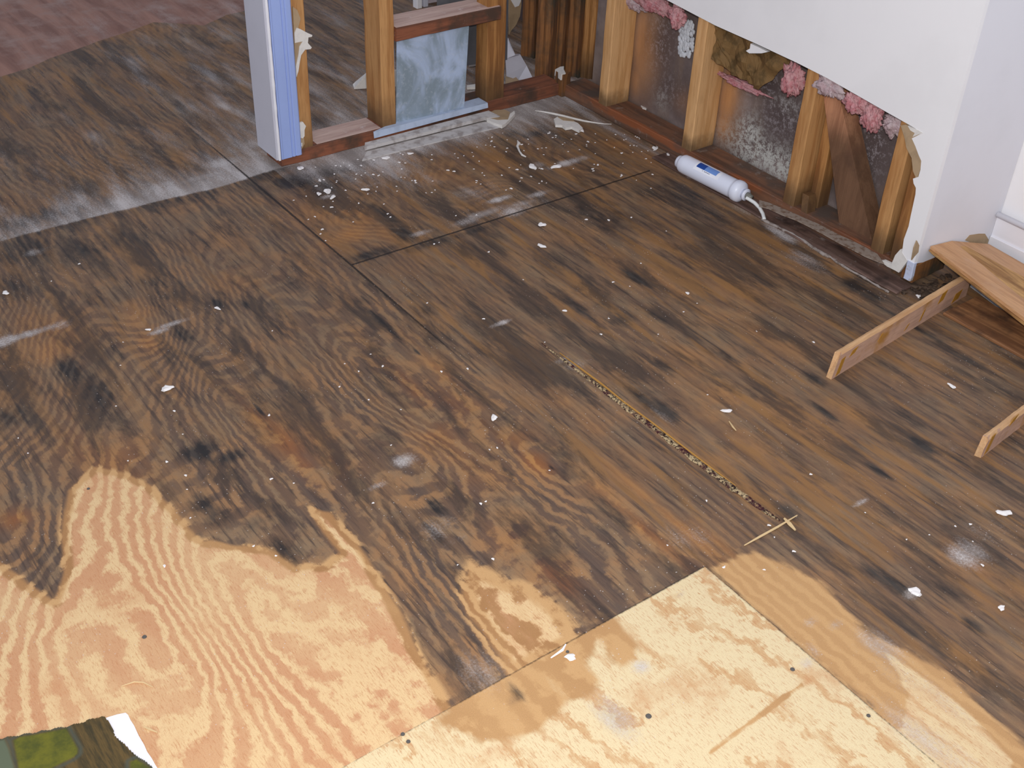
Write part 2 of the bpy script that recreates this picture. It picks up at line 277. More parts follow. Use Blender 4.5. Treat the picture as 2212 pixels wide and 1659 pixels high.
def floor_material():
    m = NT('plywood_subfloor', .62, .3)
    at = lambda n: m.new('ShaderNodeAttribute', attribute_name=n)
    g = at('grain'); s1 = at('stain'); s2 = at('sheet')
    sp = m.new('ShaderNodeSeparateColor'); m.put(sp.inputs[0], s1.outputs['Color']); wet, mold, dust = sp.outputs; warm = s1.outputs['Alpha']
    sq = m.new('ShaderNodeSeparateColor'); m.put(sq.inputs[0], s2.outputs['Color']); seam, far, contrast = sq.outputs; isA = s2.outputs['Alpha']
    P = m.coords()
    n1 = m.noise(P, 28, 4, .6)                                # wobble of the rings
    streak = m.noise(m.coords((1, .07, 1)), 95, 4, .65)        # fibres along the sheet
    streak2 = m.noise(m.coords((1, .13, 1)), 22, 4, .6, .5)
    fine = m.noise(m.coords((1, .16, 1)), 420, 2, .7)
    speck = m.noise(P, 700, 1, .5)
    blot = m.noise(P, 9, 5, .62)
    ph = m.math('ADD', g.outputs['Fac'], m.math('MULTIPLY', m.math('SUBTRACT', n1, .5), 1.3))
    ph = m.math('ADD', ph, m.math('MULTIPLY', m.math('SUBTRACT', streak, .5), .35))
    sn = m.math('SINE', m.math('MULTIPLY', ph, 2 * math.pi))
    sn = m.math('ADD', sn, m.math('MULTIPLY', m.math('SUBTRACT', fine, .5), 1.2))
    ring = m.step(sn, m.math('SUBTRACT', m.math('MULTIPLY', blot, 1.6), 1.7), m.math('ADD', m.math('MULTIPLY', blot, 1.6), -.25))                              # 1 = late wood
    amt = m.math('MULTIPLY', m.math('MULTIPLY', ring, contrast), m.step(m.noise(m.coords((1, .4, 1)), 6, 4, .6), .32, .56, .5, 1))
    # clean sheet
    cleanA = m.mix(amt, srgb(224, 192, 144), srgb(202, 152, 112))
    cleanE = m.mix(m.math('MULTIPLY', m.step(sn, .3, 1.0), m.step(streak2, .36, .56)), srgb(226, 206, 164), srgb(206, 168, 122))
    cleanE = m.mix(m.step(blot, .55, .72, 0, .45), cleanE, srgb(210, 176, 126))
    clean = m.mix(isA, cleanE, cleanA)
    clean = m.mix(m.step(fine, .50, .70, 0, .5), clean, srgb(184, 124, 82))
    clean = m.mix(m.step(blot, .5, .75, 0, .5), clean, srgb(198, 142, 100))
    # wet sheet
    wetl = m.mix(m.step(blot, .35, .65), srgb(138, 112, 84), srgb(158, 116, 76))
    wetd = m.mix(m.step(streak2, .35, .65), srgb(86, 70, 62), srgb(104, 78, 60))
    wa = m.math('MULTIPLY', m.math('ADD', amt, m.math('MULTIPLY', m.math('SUBTRACT', 1, contrast), m.step(streak2, .34, .62))), .92, clamp=True)
    wetc = m.mix(wa, wetl, wetd)
    wetc = m.mix(m.step(streak, .5, .66, 0, .75), wetc, srgb(62, 48, 42))
    wetc = m.mix(m.step(streak, .30, .48, .35, 0), wetc, srgb(168, 132, 90))
    wetc = m.mix(.10, wetc, srgb(120, 114, 108))
    wetc = m.mix(m.math('MULTIPLY', warm, m.step(blot, .3, .6, .35, 1)), wetc, m.mix(amt, srgb(178, 126, 72), srgb(136, 84, 50)))
    amber = m.mix(amt, srgb(202, 160, 110), srgb(168, 124, 80))
    e = m.math('ADD', wet, m.math('MULTIPLY', m.math('SUBTRACT', m.noise(m.coords((1, .3, 1)), 34, 4, .6), .5), .34))
    e = m.math('ADD', e, m.math('MULTIPLY', m.math('SUBTRACT', ring, .5), m.math('MULTIPLY', contrast, .12)))
    c = m.mix(m.step(e, .12, .30), clean, amber)
    c = m.mix(m.step(e, .48, .70), c, wetc)
    # mould: grey black, drawn out along the fibres
    mo = m.math('MULTIPLY', mold, m.math('ADD', .05, m.math('MULTIPLY', m.math('ADD', streak2, streak), .85)))
    mo = m.math('ADD', mo, m.math('MULTIPLY', m.math('SUBTRACT', m.noise(m.coords((1, .35, 1)), 60, 6, .75), .5), .8))
    wetmask = m.step(e, .5, .7)
    # general blackening scattered over the wet part
    hi = m.math('MULTIPLY', m.math('MULTIPLY', m.step(m.noise(m.coords((1, .10, 1)), 26, 5, .62, .4), .50, .64, 0, .75), wetmask), m.math('SUBTRACT', 1.15, contrast), clamp=True)
    c = m.mix(hi, c, srgb(150, 108, 62))
    gen = m.math('MULTIPLY', m.step(m.noise(m.coords((1, .20, 1)), 12, 7, .68, .3), .49, .62, 0, .72), wetmask)
    c = m.mix(gen, c, srgb(58, 50, 46))
    c = m.mix(m.step(mo, .22, .85, 0, .92), c, m.mix(ring, srgb(62, 58, 55), srgb(38, 37, 38)))
    # the room beyond: a browner red sheet with a hard edge
    fc = m.mix(m.step(streak2, .3, .7), srgb(170, 126, 108), srgb(132, 92, 78))
    fc = m.mix(m.step(blot, .45, .7), fc, srgb(164, 134, 122))
    fe = m.math('ADD', far, m.math('MULTIPLY', m.math('SUBTRACT', n1, .5), .2))
    c = m.mix(m.step(fe, .45, .55), c, fc)
    # dust
    dn = m.math('ADD', m.math('MULTIPLY', m.noise(m.coords((1, .22, 1)), 16, 5, .62), .95), m.math('MULTIPLY', m.noise(P, 240, 3, .7), .52))
    dd = m.step(m.math('ADD', dust, m.math('MULTIPLY', m.math('SUBTRACT', dn, .76), 1.3)), .12, .98)
    dd = m.math('MULTIPLY', dd, m.step(dust, .02, .2))
    c = m.mix(m.math('MULTIPLY', dd, .88), c, m.mix(m.step(dn, .65, .9), srgb(160, 152, 148), srgb(206, 200, 198)))
    # seam
    sm = m.step(m.math('ADD', seam, m.math('MULTIPLY', m.math('SUBTRACT', m.noise(P, 160, 3, .7), .5), .5)), .35, .75, 0, .9)
    c = m.mix(sm, c, srgb(34, 28, 25))
    # white specks of plaster powder
    vo = m.new('ShaderNodeTexVoronoi'); m.put(vo.inputs['Vector'], P); vo.inputs['Scale'].default_value = 95
    dens = m.noise(P, 5, 3, .6)
    c = m.mix(m.math('MULTIPLY', m.step(vo.outputs[0], .05, .12, .75, 0), m.step(m.math('ADD', dens, m.math('MULTIPLY', dust, .25)), .45, .62)), c, srgb(214, 206, 200))
    c = m.mix(m.step(speck, .3, .75, 0, .28), c, m.mix(.5, c, srgb(20, 16, 14)))
    hgt = m.math('SUBTRACT', m.math('ADD', m.math('MULTIPLY', amt, -.35), m.math('MULTIPLY', fine, .35)), m.math('MULTIPLY', sm, 2.0))
    m.bump(hgt, .35, .0016)
    m.put(m.b.inputs['Roughness'], m.math('ADD', .55, m.math('MULTIPLY', dust, .35)))
    return m.out(c)
FLOOR = floor_material()
fo = link('floor', me, FLOOR); tag(fo, 'water-stained plywood subfloor, dark with mould above, pale below', 'floor', kind='structure')

# ------------------------------------------------------------------ materials
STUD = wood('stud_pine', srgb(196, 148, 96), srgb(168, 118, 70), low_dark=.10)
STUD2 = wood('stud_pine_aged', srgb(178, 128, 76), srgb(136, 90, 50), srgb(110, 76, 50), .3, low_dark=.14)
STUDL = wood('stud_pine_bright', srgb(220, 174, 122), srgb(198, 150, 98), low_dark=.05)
DARKW = wood('weathered_board', srgb(142, 96, 56), srgb(92, 62, 42), srgb(66, 62, 52), .55, srgb(150, 138, 122), .12)
PLATE_F = wood('plate_redwood', srgb(142, 88, 64), srgb(102, 66, 52), srgb(80, 62, 52), .4, srgb(176, 158, 146), .26, axis='X')
PLATE_R = wood('plate_redwood_side', srgb(132, 94, 72), srgb(96, 70, 56), srgb(92, 78, 70), .5, srgb(150, 138, 130), .35, axis='Y', edge=srgb(158, 88, 48))
DUSTY = wood('dusty_board', srgb(206, 180, 168), srgb(178, 148, 138), dust=srgb(214, 202, 198), dust_amt=.35, axis='X')
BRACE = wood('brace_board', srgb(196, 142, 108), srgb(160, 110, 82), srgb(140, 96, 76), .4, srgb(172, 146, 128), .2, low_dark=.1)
PAINT = plain('white_wall_paint', srgb(240, 239, 240), .55, .02, .3, 3, bump=.05)
PAINT2 = plain('white_trim_paint', srgb(236, 236, 242), .4, .02, .4, 3, bump=.03)
BLUE = plain('blue_paint', srgb(158, 178, 230), .45, .02, .35, 6, bump=.03)
LGREY = plain('pale_grey', srgb(202, 202, 212), .55, .02, .3, 5, bump=.05)  # even light grey: post's left side, one scrap, one channel
GYP = plain('gypsum', srgb(226, 222, 216), .85, .04, .1, 60, bump=.5)
TAN = plain('torn_paper_tan', srgb(176, 152, 122), .85, .08, .1, 25, bump=.3)

# ------------------------------------------------------------------ solid builders
def lumber(bm, x0, x1, y0, y1, z0, z1, axis=2, seg=10, wob=.0012, bev=.002):
    lo = [x0, y0, z0]; hi = [x1, y1, z1]; a, b = [k for k in range(3) if k != axis]
    rings = []
    w_ = [(random.uniform(-1, 1) * wob, random.uniform(-1, 1) * wob) for _ in range(seg + 1)]
    for i in range(seg + 1):
        t = i / seg; r = []
        da, db = hi[a] - lo[a], hi[b] - lo[b]; q = min(bev, da / 3, db / 3)
        for (pa, pb) in ((q, 0), (da - q, 0), (da, q), (da, db - q), (da - q, db), (q, db), (0, db - q), (0, q)):
            c = [0, 0, 0]; c[axis] = lo[axis] + t * (hi[axis] - lo[axis]); c[a] = lo[a] + pa + w_[i][0]; c[b] = lo[b] + pb + w_[i][1]
            r.append(bm.verts.new(c))
        rings.append(r)
    for i in range(seg):
        for j in range(8): bm.faces.new((rings[i][j], rings[i][(j + 1) % 8], rings[i + 1][(j + 1) % 8], rings[i + 1][j]))
    bm.faces.new(rings[0]); bm.faces.new(rings[-1])

def board(name, x0, x1, y0, y1, z0, z1, mat, axis=2, parent=None, label=None, cat=None, group=None, wob=.001, kind=None, bev=.002, seg=10):
    loc = Vector(((x0 + x1) / 2, (y0 + y1) / 2, z0))
    bm = bmesh.new(); lumber(bm, x0 - loc.x, x1 - loc.x, y0 - loc.y, y1 - loc.y, 0, z1 - z0, axis, seg, wob, bev)
    if parent: loc = loc - parent.location
    return tag(from_bm(name, bm, mat, parent, loc), label, cat, group, kind)

def slab(name, pts, thick, mat, parent=None, smooth=False, loc=None):
    """closed solid: 3-D outline pushed back by the vector thick"""
    th = Vector(thick); pts = [Vector(p) for p in pts]; c = Vector(loc) if loc else sum(pts, Vector()) / len(pts)
    bm = bmesh.new(); A = [bm.verts.new(p - c) for p in pts]; B = [bm.verts.new(p - c + th) for p in pts]
    n = len(A)
    for t in tessellate_polygon([pts]):
        for L_ in ((A[t[0]], A[t[1]], A[t[2]]), (B[t[2]], B[t[1]], B[t[0]])):
            try: bm.faces.new(L_)
            except ValueError: pass
    for i in range(n): bm.faces.new((A[i], B[i], B[(i + 1) % n], A[(i + 1) % n]))
    l = c - (parent.location if parent else Vector())
    return from_bm(name, bm, mat, parent, l, smooth)

def tube(bm, pts, rad, n=12, cap=True):
    pts = [Vector(p) for p in pts]; rings = []
    for i, p in enumerate(pts):
        d = (pts[min(i + 1, len(pts) - 1)] - pts[max(i - 1, 0)]).normalized()
        up = Vector((0, 0, 1)) if abs(d.z) < .9 else Vector((1, 0, 0)); s = d.cross(up).normalized(); t = s.cross(d)
        r = rad[i] if hasattr(rad, '__len__') else rad
        rings.append([bm.verts.new(p + (s * math.cos(2 * math.pi * k / n) + t * math.sin(2 * math.pi * k / n)) * r) for k in range(n)])
    for i in range(len(pts) - 1):
        for k in range(n): bm.faces.new((rings[i][k], rings[i][(k + 1) % n], rings[i + 1][(k + 1) % n], rings[i + 1][k]))
    if cap: bm.faces.new(rings[0]); bm.faces.new(rings[-1])

# ------------------------------------------------------------------ right wall: drywall, return, far wall, baseboard
def rag(pts, amp, n=4, closed=True, seed=1):
    rnd = random.Random(seed); out = []
    for i in range(len(pts) - (0 if closed else 1)):
        a = Vector(pts[i]); b = Vector(pts[(i + 1) % len(pts)])
        for k in range(n): out.append(a.lerp(b, k / n) + (Vector((rnd.uniform(-1, 1), rnd.uniform(-1, 1), rnd.uniform(-1, 1))) * amp if k else Vector()))
    if not closed: out.append(Vector(pts[-1]))
    return out
X_F = -0.013
cut = [(0.30, .432)] + [tuple(px_(u, v, X_F).yz) for u, v in [(1440, 0), (1545, 55), (1628, 92), (1720, 135), (1785, 168), (1850, 205), (1920, 245), (1968, 272), (1992, 287)]]
z5 = lambda pts: [(1700 + a / 3.19, 100 + b / 3.19) for a, b in pts]
torn = [tuple(px_(u, v, X_F).yz) for u, v in z5([(905, 612), (860, 635), (885, 690), (905, 745), (925, 790), (920, 850), (905, 900), (868, 912), (872, 945), (888, 975), (885, 1020), (850, 1180), (838, 1240), (805, 1330), (790, 1440), (770, 1500)])]
outline = cut + torn + [(-1.341, .062), (-1.3635, .062), (-1.3635, 2.4), (0.30, 2.4)]
wr = slab('wall_right', [(X_F, y, z) for y, z in outline], (.0125, 0, 0), PAINT)
tag(wr, 'white painted drywall cut off above the bare studs', 'wall', kind='structure')
# torn paper layer left behind the paint
tp = z5([(782, 545), (800, 600), (812, 640), (822, 700), (858, 770), (868, 860), (885, 900), (880, 960), (893, 990), (900, 900), (935, 800), (925, 700), (890, 620), (940, 600), (900, 585), (850, 560), (820, 540)])
slab('torn_paper', [px_(u, v, -.0125) for u, v in tp], (.006, 0, 0), TAN, wr)
slab('gypsum_scrap', [px_(u, v, X_F - .001) for u, v in z5([(832, 548), (850, 580), (880, 598), (865, 625), (900, 610), (935, 597), (900, 577)])], (.008, 0, 0), GYP, wr)
slab('gypsum_edge', [px_(u, v, X_F - .0006) for u, v in z5([(640, 1478), (665, 1475), (720, 1500), (745, 1440), (780, 1400), (830, 1480), (770, 1560), (745, 1545), (690, 1518)])], (.008, 0, 0), GYP, wr)
# return wall facing the camera
CORN = plain('corner_paint', srgb(226, 226, 232), .55, .02, .3, 4, bump=.05)
ret = slab('wall_return', [(-.0004, -1.3635, .062), (.309, -1.3635, .0), (.309, -1.3635, 2.4), (-.0004, -1.3635, 2.4)], (0, .0125, 0), CORN)
tag(ret, 'short white return wall between cut drywall and baseboard wall', 'wall', kind='structure')
slab('crumbled_edge', [py_(u, v, -1.3645) for u, v in [(2085, 519), (2095, 508), (2115, 505), (2128, 505), (2136, 518), (2133, 528), (2110, 530)]], (0, .004, 0), TAN, ret)
slab('chipped_paint', [py_(u, v, -1.3645) for u, v in [(1981, 520), (1986, 530), (1984, 545), (1975, 555), (1970, 562), (1975, 535)]], (0, .003, 0), TAN, ret)
BL2 = plain('primer_blue_grey', srgb(196, 204, 226), .6, .08, .3, 30, col2=srgb(170, 160, 150), lo=.5, hi=.6)
board('corner_bead_foot', -.0150, -.002, -1.3655, -1.345, .018, .066, BL2, 2, ret, seg=4)
board('exposed_plate_end', -.001, .12, -1.3640, -1.30, .008, .058, DARKW, 0, ret, seg=4)
wf = board('wall_far', .31, .36, -3.6, -1.351, 0, 2.4, PAINT, 2, kind='structure', label='bright white wall above the beaded baseboard at right', cat='wall', wob=0, seg=2)
bb = board('baseboard_right', .296, .3095, -3.6, -1.364, .012, .104, PAINT2, 1, kind='structure', label='white beaded baseboard along the far right wall', cat='baseboard', wob=0, seg=2)
bm = bmesh.new(); tube(bm, [(.292, -3.6, .110), (.292, -1.366, .110)], .0075, 12); from_bm('bead', bm, PAINT2, bb, -bb.location, True)
bm = bmesh.new(); lumber(bm, .291, .297, -3.6, -1.365, .012, .05, 1, 2, 0, .002); from_bm('shoe_moulding', bm, PAINT2, bb, -bb.location)

# ------------------------------------------------------------------ right wall framing
def sheathing_mat():
    m = NT('sheathing', .5, .4)
    P = m.coords(); n = m.noise(P, 3.2, 5, .6); n2 = m.noise(P, 90, 4, .8); n3 = m.noise(m.coords((1, 1, .2)), 14, 4, .6)
    c = m.mix(m.step(n, .42, .6), srgb(144, 130, 126), srgb(102, 90, 88))
    c = m.mix(m.step(n3, .5, .75, 0, .5), c, srgb(140, 118, 100))
    a = m.new('ShaderNodeAttribute', attribute_name='patch'); sp = m.new('ShaderNodeSeparateColor'); m.put(sp.inputs[0], a.outputs['Color'])
    c = m.mix(sp.outputs[0], c, m.mix(m.step(n3, .4, .7), srgb(196, 142, 92), srgb(160, 116, 80)))
    white = m.math('MULTIPLY', sp.outputs[1], m.step(n2, .40, .58))
    c = m.mix(white, c, srgb(190, 190, 184))
    c = m.mix(m.math('MULTIPLY', sp.outputs[2], .85), c, m.mix(m.step(n2, .5, .6), srgb(78, 66, 66), srgb(150, 142, 146)))
    m.bump(n2, .5, .002); return m.out(c)
SH = sheathing_mat()
XSH = .094
ys = np.arange(-1.345, -.03, .01); zs = np.arange(0, 1.0, .01)
Yg, Zg = np.meshgrid(ys, zs); yf = Yg.ravel(); zf = Zg.ravel()
def ptch(items):
    v = np.zeros(yf.shape)
    for u, vv, a, b, s in items:
        c = px_(u, vv, XSH); v = np.maximum(v, s * np.exp(-((yf - c.y) / a) ** 2 - ((zf - c.z) / b) ** 2))
    return v
PT = np.stack([ptch([(1390, 90, .07, .14, .9), (1370, 170, .04, .06, .7), (1575, 200, .045, .12, 1), (1565, 270, .05, .05, .8), (1480, 220, .06, .04, .3), (1590, 170, .04, .05, .8)]),
               ptch([(1640, 330, .12, .045, 1.2), (1620, 290, .05, .05, 1.1), (1690, 360, .08, .05, 1.2), (1700, 230, .04, .03, .6), (1600, 340, .03, .04, .8), (1430, 215, .03, .03, .4)]),
               ptch([(1690, 250, .07, .06, .9), (1430, 90, .05, .09, .8), (1650, 180, .09, .05, .9), (1450, 190, .07, .05, .5), (1890, 300, .05, .1, .9), (1870, 240, .05, .04, .8)]), np.ones_like(yf)], 1)
me = bpy.data.meshes.new('wall_sheathing'); ny_, nz_ = len(ys), len(zs)
vf = np.stack([np.full_like(yf, XSH), yf, zf], 1)
ix = np.arange(ny_ * nz_).reshape(nz_, ny_); ff = np.stack([ix[:-1, :-1], ix[1:, :-1], ix[1:, 1:], ix[:-1, 1:]], -1).reshape(-1, 4)
vb = vf + np.array([.012, 0, 0]); nb = len(vf)
back = [(int(ix[0, 0]) + nb, int(ix[0, -1]) + nb, int(ix[-1, -1]) + nb, int(ix[-1, 0]) + nb)]
me.from_pydata(np.concatenate([vf, vb]).tolist(), [], ff.tolist() + back)
at = me.attributes.new('patch', 'FLOAT_COLOR', 'POINT'); at.data.foreach_set('color', np.concatenate([PT, PT]).astype(np.float32).ravel())
sh = link('wall_sheathing', me, SH); tag(sh, 'stained outer sheathing seen between the studs of the right wall', 'wall', kind='structure')

G_ST = None
board('bottom_plate', 0, .0885, -1.33, -.005, 0, .038, PLATE_R, 1, label='reddish bottom plate on the floor under the right-hand studs', cat='wall plate', seg=30, wob=.0008)
ZT = 1.3
def stud(y0, lab, mat, x0=0.0, x1=.0885, wdt=.038, z0=.038, z1=ZT, name='wall_stud'):
    return board(name, x0, x1, y0 - wdt, y0, z0, z1, mat, 2, label=lab, cat='stud', seg=18, wob=.0012)
stud(-.178, 'pine stud splintered at its foot, first right of the corner', STUDL)
stud(-.546, 'pine stud behind the white water filter, right wall', STUDL)
stud(-.934, 'pine stud with a knot, left of the slanting brace', STUD)
stud(-.982, 'dusty half-hidden stud directly beside the knotted stud', STUD2, x0=.045, wdt=.03)
stud(-1.226, 'pine stud at the foot of the slanting brace', STUD)
stud(-1.285, 'orange end stud next to the cut white drywall', STUD2, wdt=.045)
bk = slab('wall_rear', [(.30, -.03, 0), (.30, 1.2, 0), (.30, 1.2, 1.2), (.30, -.03, 1.2)], (.012, 0, 0), plain('dark_back_panel', srgb(84, 72, 72), .8, .1)); tag(bk, kind='structure')
# slanting brace
bm = bmesh.new()
a0 = Vector((.035, -1.235, .036)); a1 = Vector((.035, -.985, .47))
dirv = (a1 - a0).normalized(); side = Vector((0, dirv.z, -dirv.y)) * -1
fr = [a0 + side * -.00, a0 + side * -.085, a1 + side * -.085, a1 + side * -.00]
bmx = []
q = [Vector((.035, -1.097, .0385)), Vector((.035, -1.203, .0385)), Vector((.035, -.987, .40)), Vector((.035, -.942, .40))]
br = slab('diagonal_brace', q, (.050, 0, 0), BRACE); tag(br, 'reddish wide board leaning between two studs of the right wall', 'brace')
# short block at the plate
blk = slab('wood_block', [Vector((-.0, -1.0, .038)), Vector((-.0, -1.02, .038)), Vector((.02, -1.0, .075)), Vector((.02, -.978, .075))], (.03, 0, 0), STUD2)
tag(blk, 'small wood wedge on the plate beside the knotted stud', 'wedge')

# dark old boards beyond the corner
OB = [((1126, 118), (1155, 126), .05), ((1155, 172), (1190, 180), .03), ((1188, 150), (1218, 160), .03), ((1218, 158), (1251, 168), .03), ((1250, 165), (1284, 172), .03)]
labs = ['darkest old board, farthest behind the corner', 'mould-streaked old board just left of the corner post line', 'narrow brown old board above the meeting plates', 'grey-streaked old board right of the plaster lump', 'wide orange old board left of the first stud']
for k, (pa, pb, th) in enumerate(OB):
    A = pw(*pa, .0); B = pw(*pb, .0)
    d = (B - A); d.z = 0; n = Vector((-d.y, d.x, 0)).normalized()
    if n.dot(CAM - A) > 0: n = -n
    pts = [A, B, B + Vector((0, 0, .9)), A + Vector((0, 0, .9))]
    m_ = STUD2 if k == 4 else DARKW
    c_ = (A + B) / 2
    bm = bmesh.new(); rnd = random.Random(k); L = d.length; nseg = 5; rows = 16
    grid = []
    for r in range(rows + 1):
        row = []
        for s in range(nseg + 1):
            row.append(bm.verts.new(A + d * (s / nseg) + Vector((0, 0, .9 * r / rows)) - n * (rnd.uniform(0, .004) + (.006 if s % 2 else 0)) - c_))
        grid.append(row)
    for r in range(rows):
        for s in range(nseg): bm.faces.new((grid[r][s], grid[r][s + 1], grid[r + 1][s + 1], grid[r + 1][s]))
    geo = bmesh.ops.extrude_face_region(bm, geom=bm.faces[:])
    for v in [g for g in geo['geom'] if isinstance(g, bmesh.types.BMVert)]: v.co += n * th
    tag(from_bm('old_wall_board', bm, m_, None, c_), labs[k], 'board')

# ------------------------------------------------------------------ back wall framing
board('bottom_plate', -.972, -.002, 0, .089, 0, .038, PLATE_F, 0, label='reddish-brown bottom plate on the floor under the back wall studs', cat='wall plate', seg=20, wob=.0008)
tag(slab('plate_dust', [(-.86, .004, .0385), (-.655, .004, .0385), (-.655, .086, .0385), (-.86, .086, .0385)], (0, 0, .0012), DUSTY), 'pale plaster dust lying on the plate beside the blue post', 'dust', kind='stuff')
s2 = stud(0, 'dark-topped pine stud left of the sheet metal panel', STUD)
bpy.data.objects.remove(s2)
board('wall_stud', -.648, -.604, .002, .089, .038, ZT, STUD, 2, label='pine stud left of the sheet metal panel', cat='stud', seg=18)
board('wall_stud', -.289, -.222, .002, .060, .038, ZT, STUD2, 2, label='wide pine stud with knots right of the sheet metal panel', cat='stud', seg=18)
hd = board('header_block', -.603, -.248, -.006, .088, .284, .322, PLATE_F, 0, label='reddish horizontal block between the studs, dusty on top', cat='wood block', seg=8)
slab('dusty_top', [(-.602, -.005, .3224), (-.252, -.005, .3224), (-.252, .086, .3224), (-.602, .086, .3224)], (0, 0, .001), DUSTY, hd)
# sheet metal
m = NT('galvanised_steel', .38, .5); m.b.inputs['Metallic'].default_value = .15
n = m.noise(m.coords((1, 1, .7)), 9, 4, .6, .8)
c = m.mix(m.step(n, .36, .62), srgb(186, 204, 232), srgb(140, 156, 168))
c = m.mix(m.step(m.noise(m.coords(), 80, 4, .7), .5, .75, 0, .4), c, srgb(206, 214, 226))
m.bump(n, .12, .01); STEEL = m.out(c)
mt = empty('sheet_metal_panel', (-.48, .0, 0)); tag(mt, 'bluish galvanised sheet metal panel between the back wall studs', 'metal panel')
slab('front_sheet', [(-.602, .006, .0415), (-.372, -.004, .0415), (-.352, .006, .283), (-.592, .010, .283)], (0, .0012, 0), STEEL, mt)
slab('side_return', [(-.6035, .007, .042), (-.6035, .007, .282), (-.6035, .085, .282), (-.6035, .085, .042)], (.001, 0, 0), STEEL, mt)
FLG = plain('flange_steel', srgb(178, 192, 214), .45, .08, .5, 20)
fm = empty('metal_flange', (-.49, -.01, .03)); tag(fm, 'bent light blue metal flange under the sheet metal panel', 'metal flange')
slab('flange', [(-.688, -.010, .0405), (-.292, -.010, .0405), (-.296, .030, .043), (-.60, .012, .043)], (0, 0, -.0012), FLG, fm)
slab('flange_lip', [(-.688, -.0105, .0405), (-.292, -.0105, .0405), (-.292, -.0135, .026), (-.688, -.0135, .022)], (0, -.001, 0), FLG, fm)
DK = plain('duct_gap_shade', srgb(96, 96, 100), .6, .1)  # dark grey puts the shade of the gap into the rear sheet's colour
rs = slab('metal_duct', [(-.40, .095, .13), (-.13, .115, .10), (-.13, .12, .34), (-.40, .10, .34)], (0, .001, 0), DK); tag(rs, 'metal sheet coloured dark as the shade in the gap between panel and wide stud', 'metal sheet')
# dusty cement strip in front of it
CEM = plain('cement_board', srgb(196, 192, 190), .9, .08, .1, 28, col2=srgb(160, 152, 148), bump=.4)
cs = slab('backer_strip', [(-.735, -.040, .016), (-.33, -.048, .016), (-.275, -.062, .010), (-.292, -.017, .018), (-.72, -.017, .018)], (0, 0, -.0095), CEM)
tag(cs, 'dusty grey strip on the floor below the sheet metal', 'floor strip')
cs2 = slab('backer_strip', [(-.77, -.085, .004), (-.55, -.092, .004), (-.30, -.105, .004), (-.27, -.078, .004), (-.335, -.050, .004), (-.73, -.043, .004)], (0, 0, -.0035), CEM)
tag(cs2, 'flat grey strip nearer the room, in front of the other', 'floor strip')

# blue post
po = empty('wall_end_post', (-.95, .03, 0)); tag(po, 'blue painted post with grey left side and torn white edge', 'post')
def casing(bm, x0, x1, y0, y1, z0, z1):
    w_ = x1 - x0; prof = [(0, y1), (0, y0), (.04, y0 - .0015), (.10, y0), (.50, y0), (.54, y0 + .003), (.58, y0), (.66, y0), (.70, y0 + .003), (.76, y0), (.94, y0), (1, y0 + .003), (1, y1)]
    A = [bm.verts.new((x0 + p * w_, y, z0)) for p, y in prof]; B = [bm.verts.new((x0 + p * w_, y, z1)) for p, y in prof]; n = len(A)
    for i in range(n): bm.faces.new((A[i], A[(i + 1) % n], B[(i + 1) % n], B[i]))
    bm.faces.new(A[::-1]); bm.faces.new(B)
bm = bmesh.new(); casing(bm, -.978, -.916, -.016, -.001, .030, ZT); o = from_bm('casing', bm, BLUE, po, -po.location)
slab('side_panel', [(-.992, -.013, .030), (-.992, .100, .030), (-.992, .100, ZT), (-.992, -.013, ZT)], (.011, 0, 0), LGREY, po)
bm = bmesh.new(); rnd = random.Random(3); pts = [(-.9845, -.0165, .030 + (ZT - .03) * i / 60) for i in range(61)]
tube(bm, pts, [.0040 + rnd.uniform(-.0006, .0008) for _ in pts], 8); from_bm('corner_bead', bm, PAINT2, po, -po.location)
board('post_stud', -.952, -.872, .002, .089, .038, ZT, STUD, 2, po)
tw = lambda pts, k=4.1475: [(500 + a / k, b / k) for a, b in pts]
TORN1 = tw([(565, 300), (585, 250), (620, 262), (690, 300), (725, 315), (720, 330), (690, 335), (685, 385), (720, 425), (710, 440), (660, 445), (625, 495), (612, 560), (600, 640), (582, 690), (578, 600), (600, 500), (610, 420), (640, 370), (570, 385)])
slab('torn_gypsum', [py_(u, v, -.006) for u, v in TORN1], (0, .005, 0), GYP, po)
slab('torn_paper', [py_(u, v, -.0035) for u, v in tw([(550, 60), (590, 90), (620, 170), (600, 240), (640, 370), (650, 400), (612, 500), (600, 600), (590, 690), (575, 690), (560, 300)])], (0, .004, 0), TAN, po)
slab('torn_gypsum', [py_(u, v, -.006) for u, v in tw([(608, 1100), (640, 1092), (668, 1130), (655, 1165), (655, 1220), (640, 1240), (615, 1235)])], (0, .005, 0), GYP, po)
slab('torn_gypsum', [py_(u, v, -.006) for u, v in tw([(618, 1285), (635, 1280), (635, 1310), (622, 1315)])], (0, .005, 0), GYP, po)
slab('torn_paper', [py_(u, v, -.004) for u, v in tw([(608, 1180), (650, 1240), (655, 1290), (625, 1345), (612, 1345)])], (0, .004, 0), TAN, po)

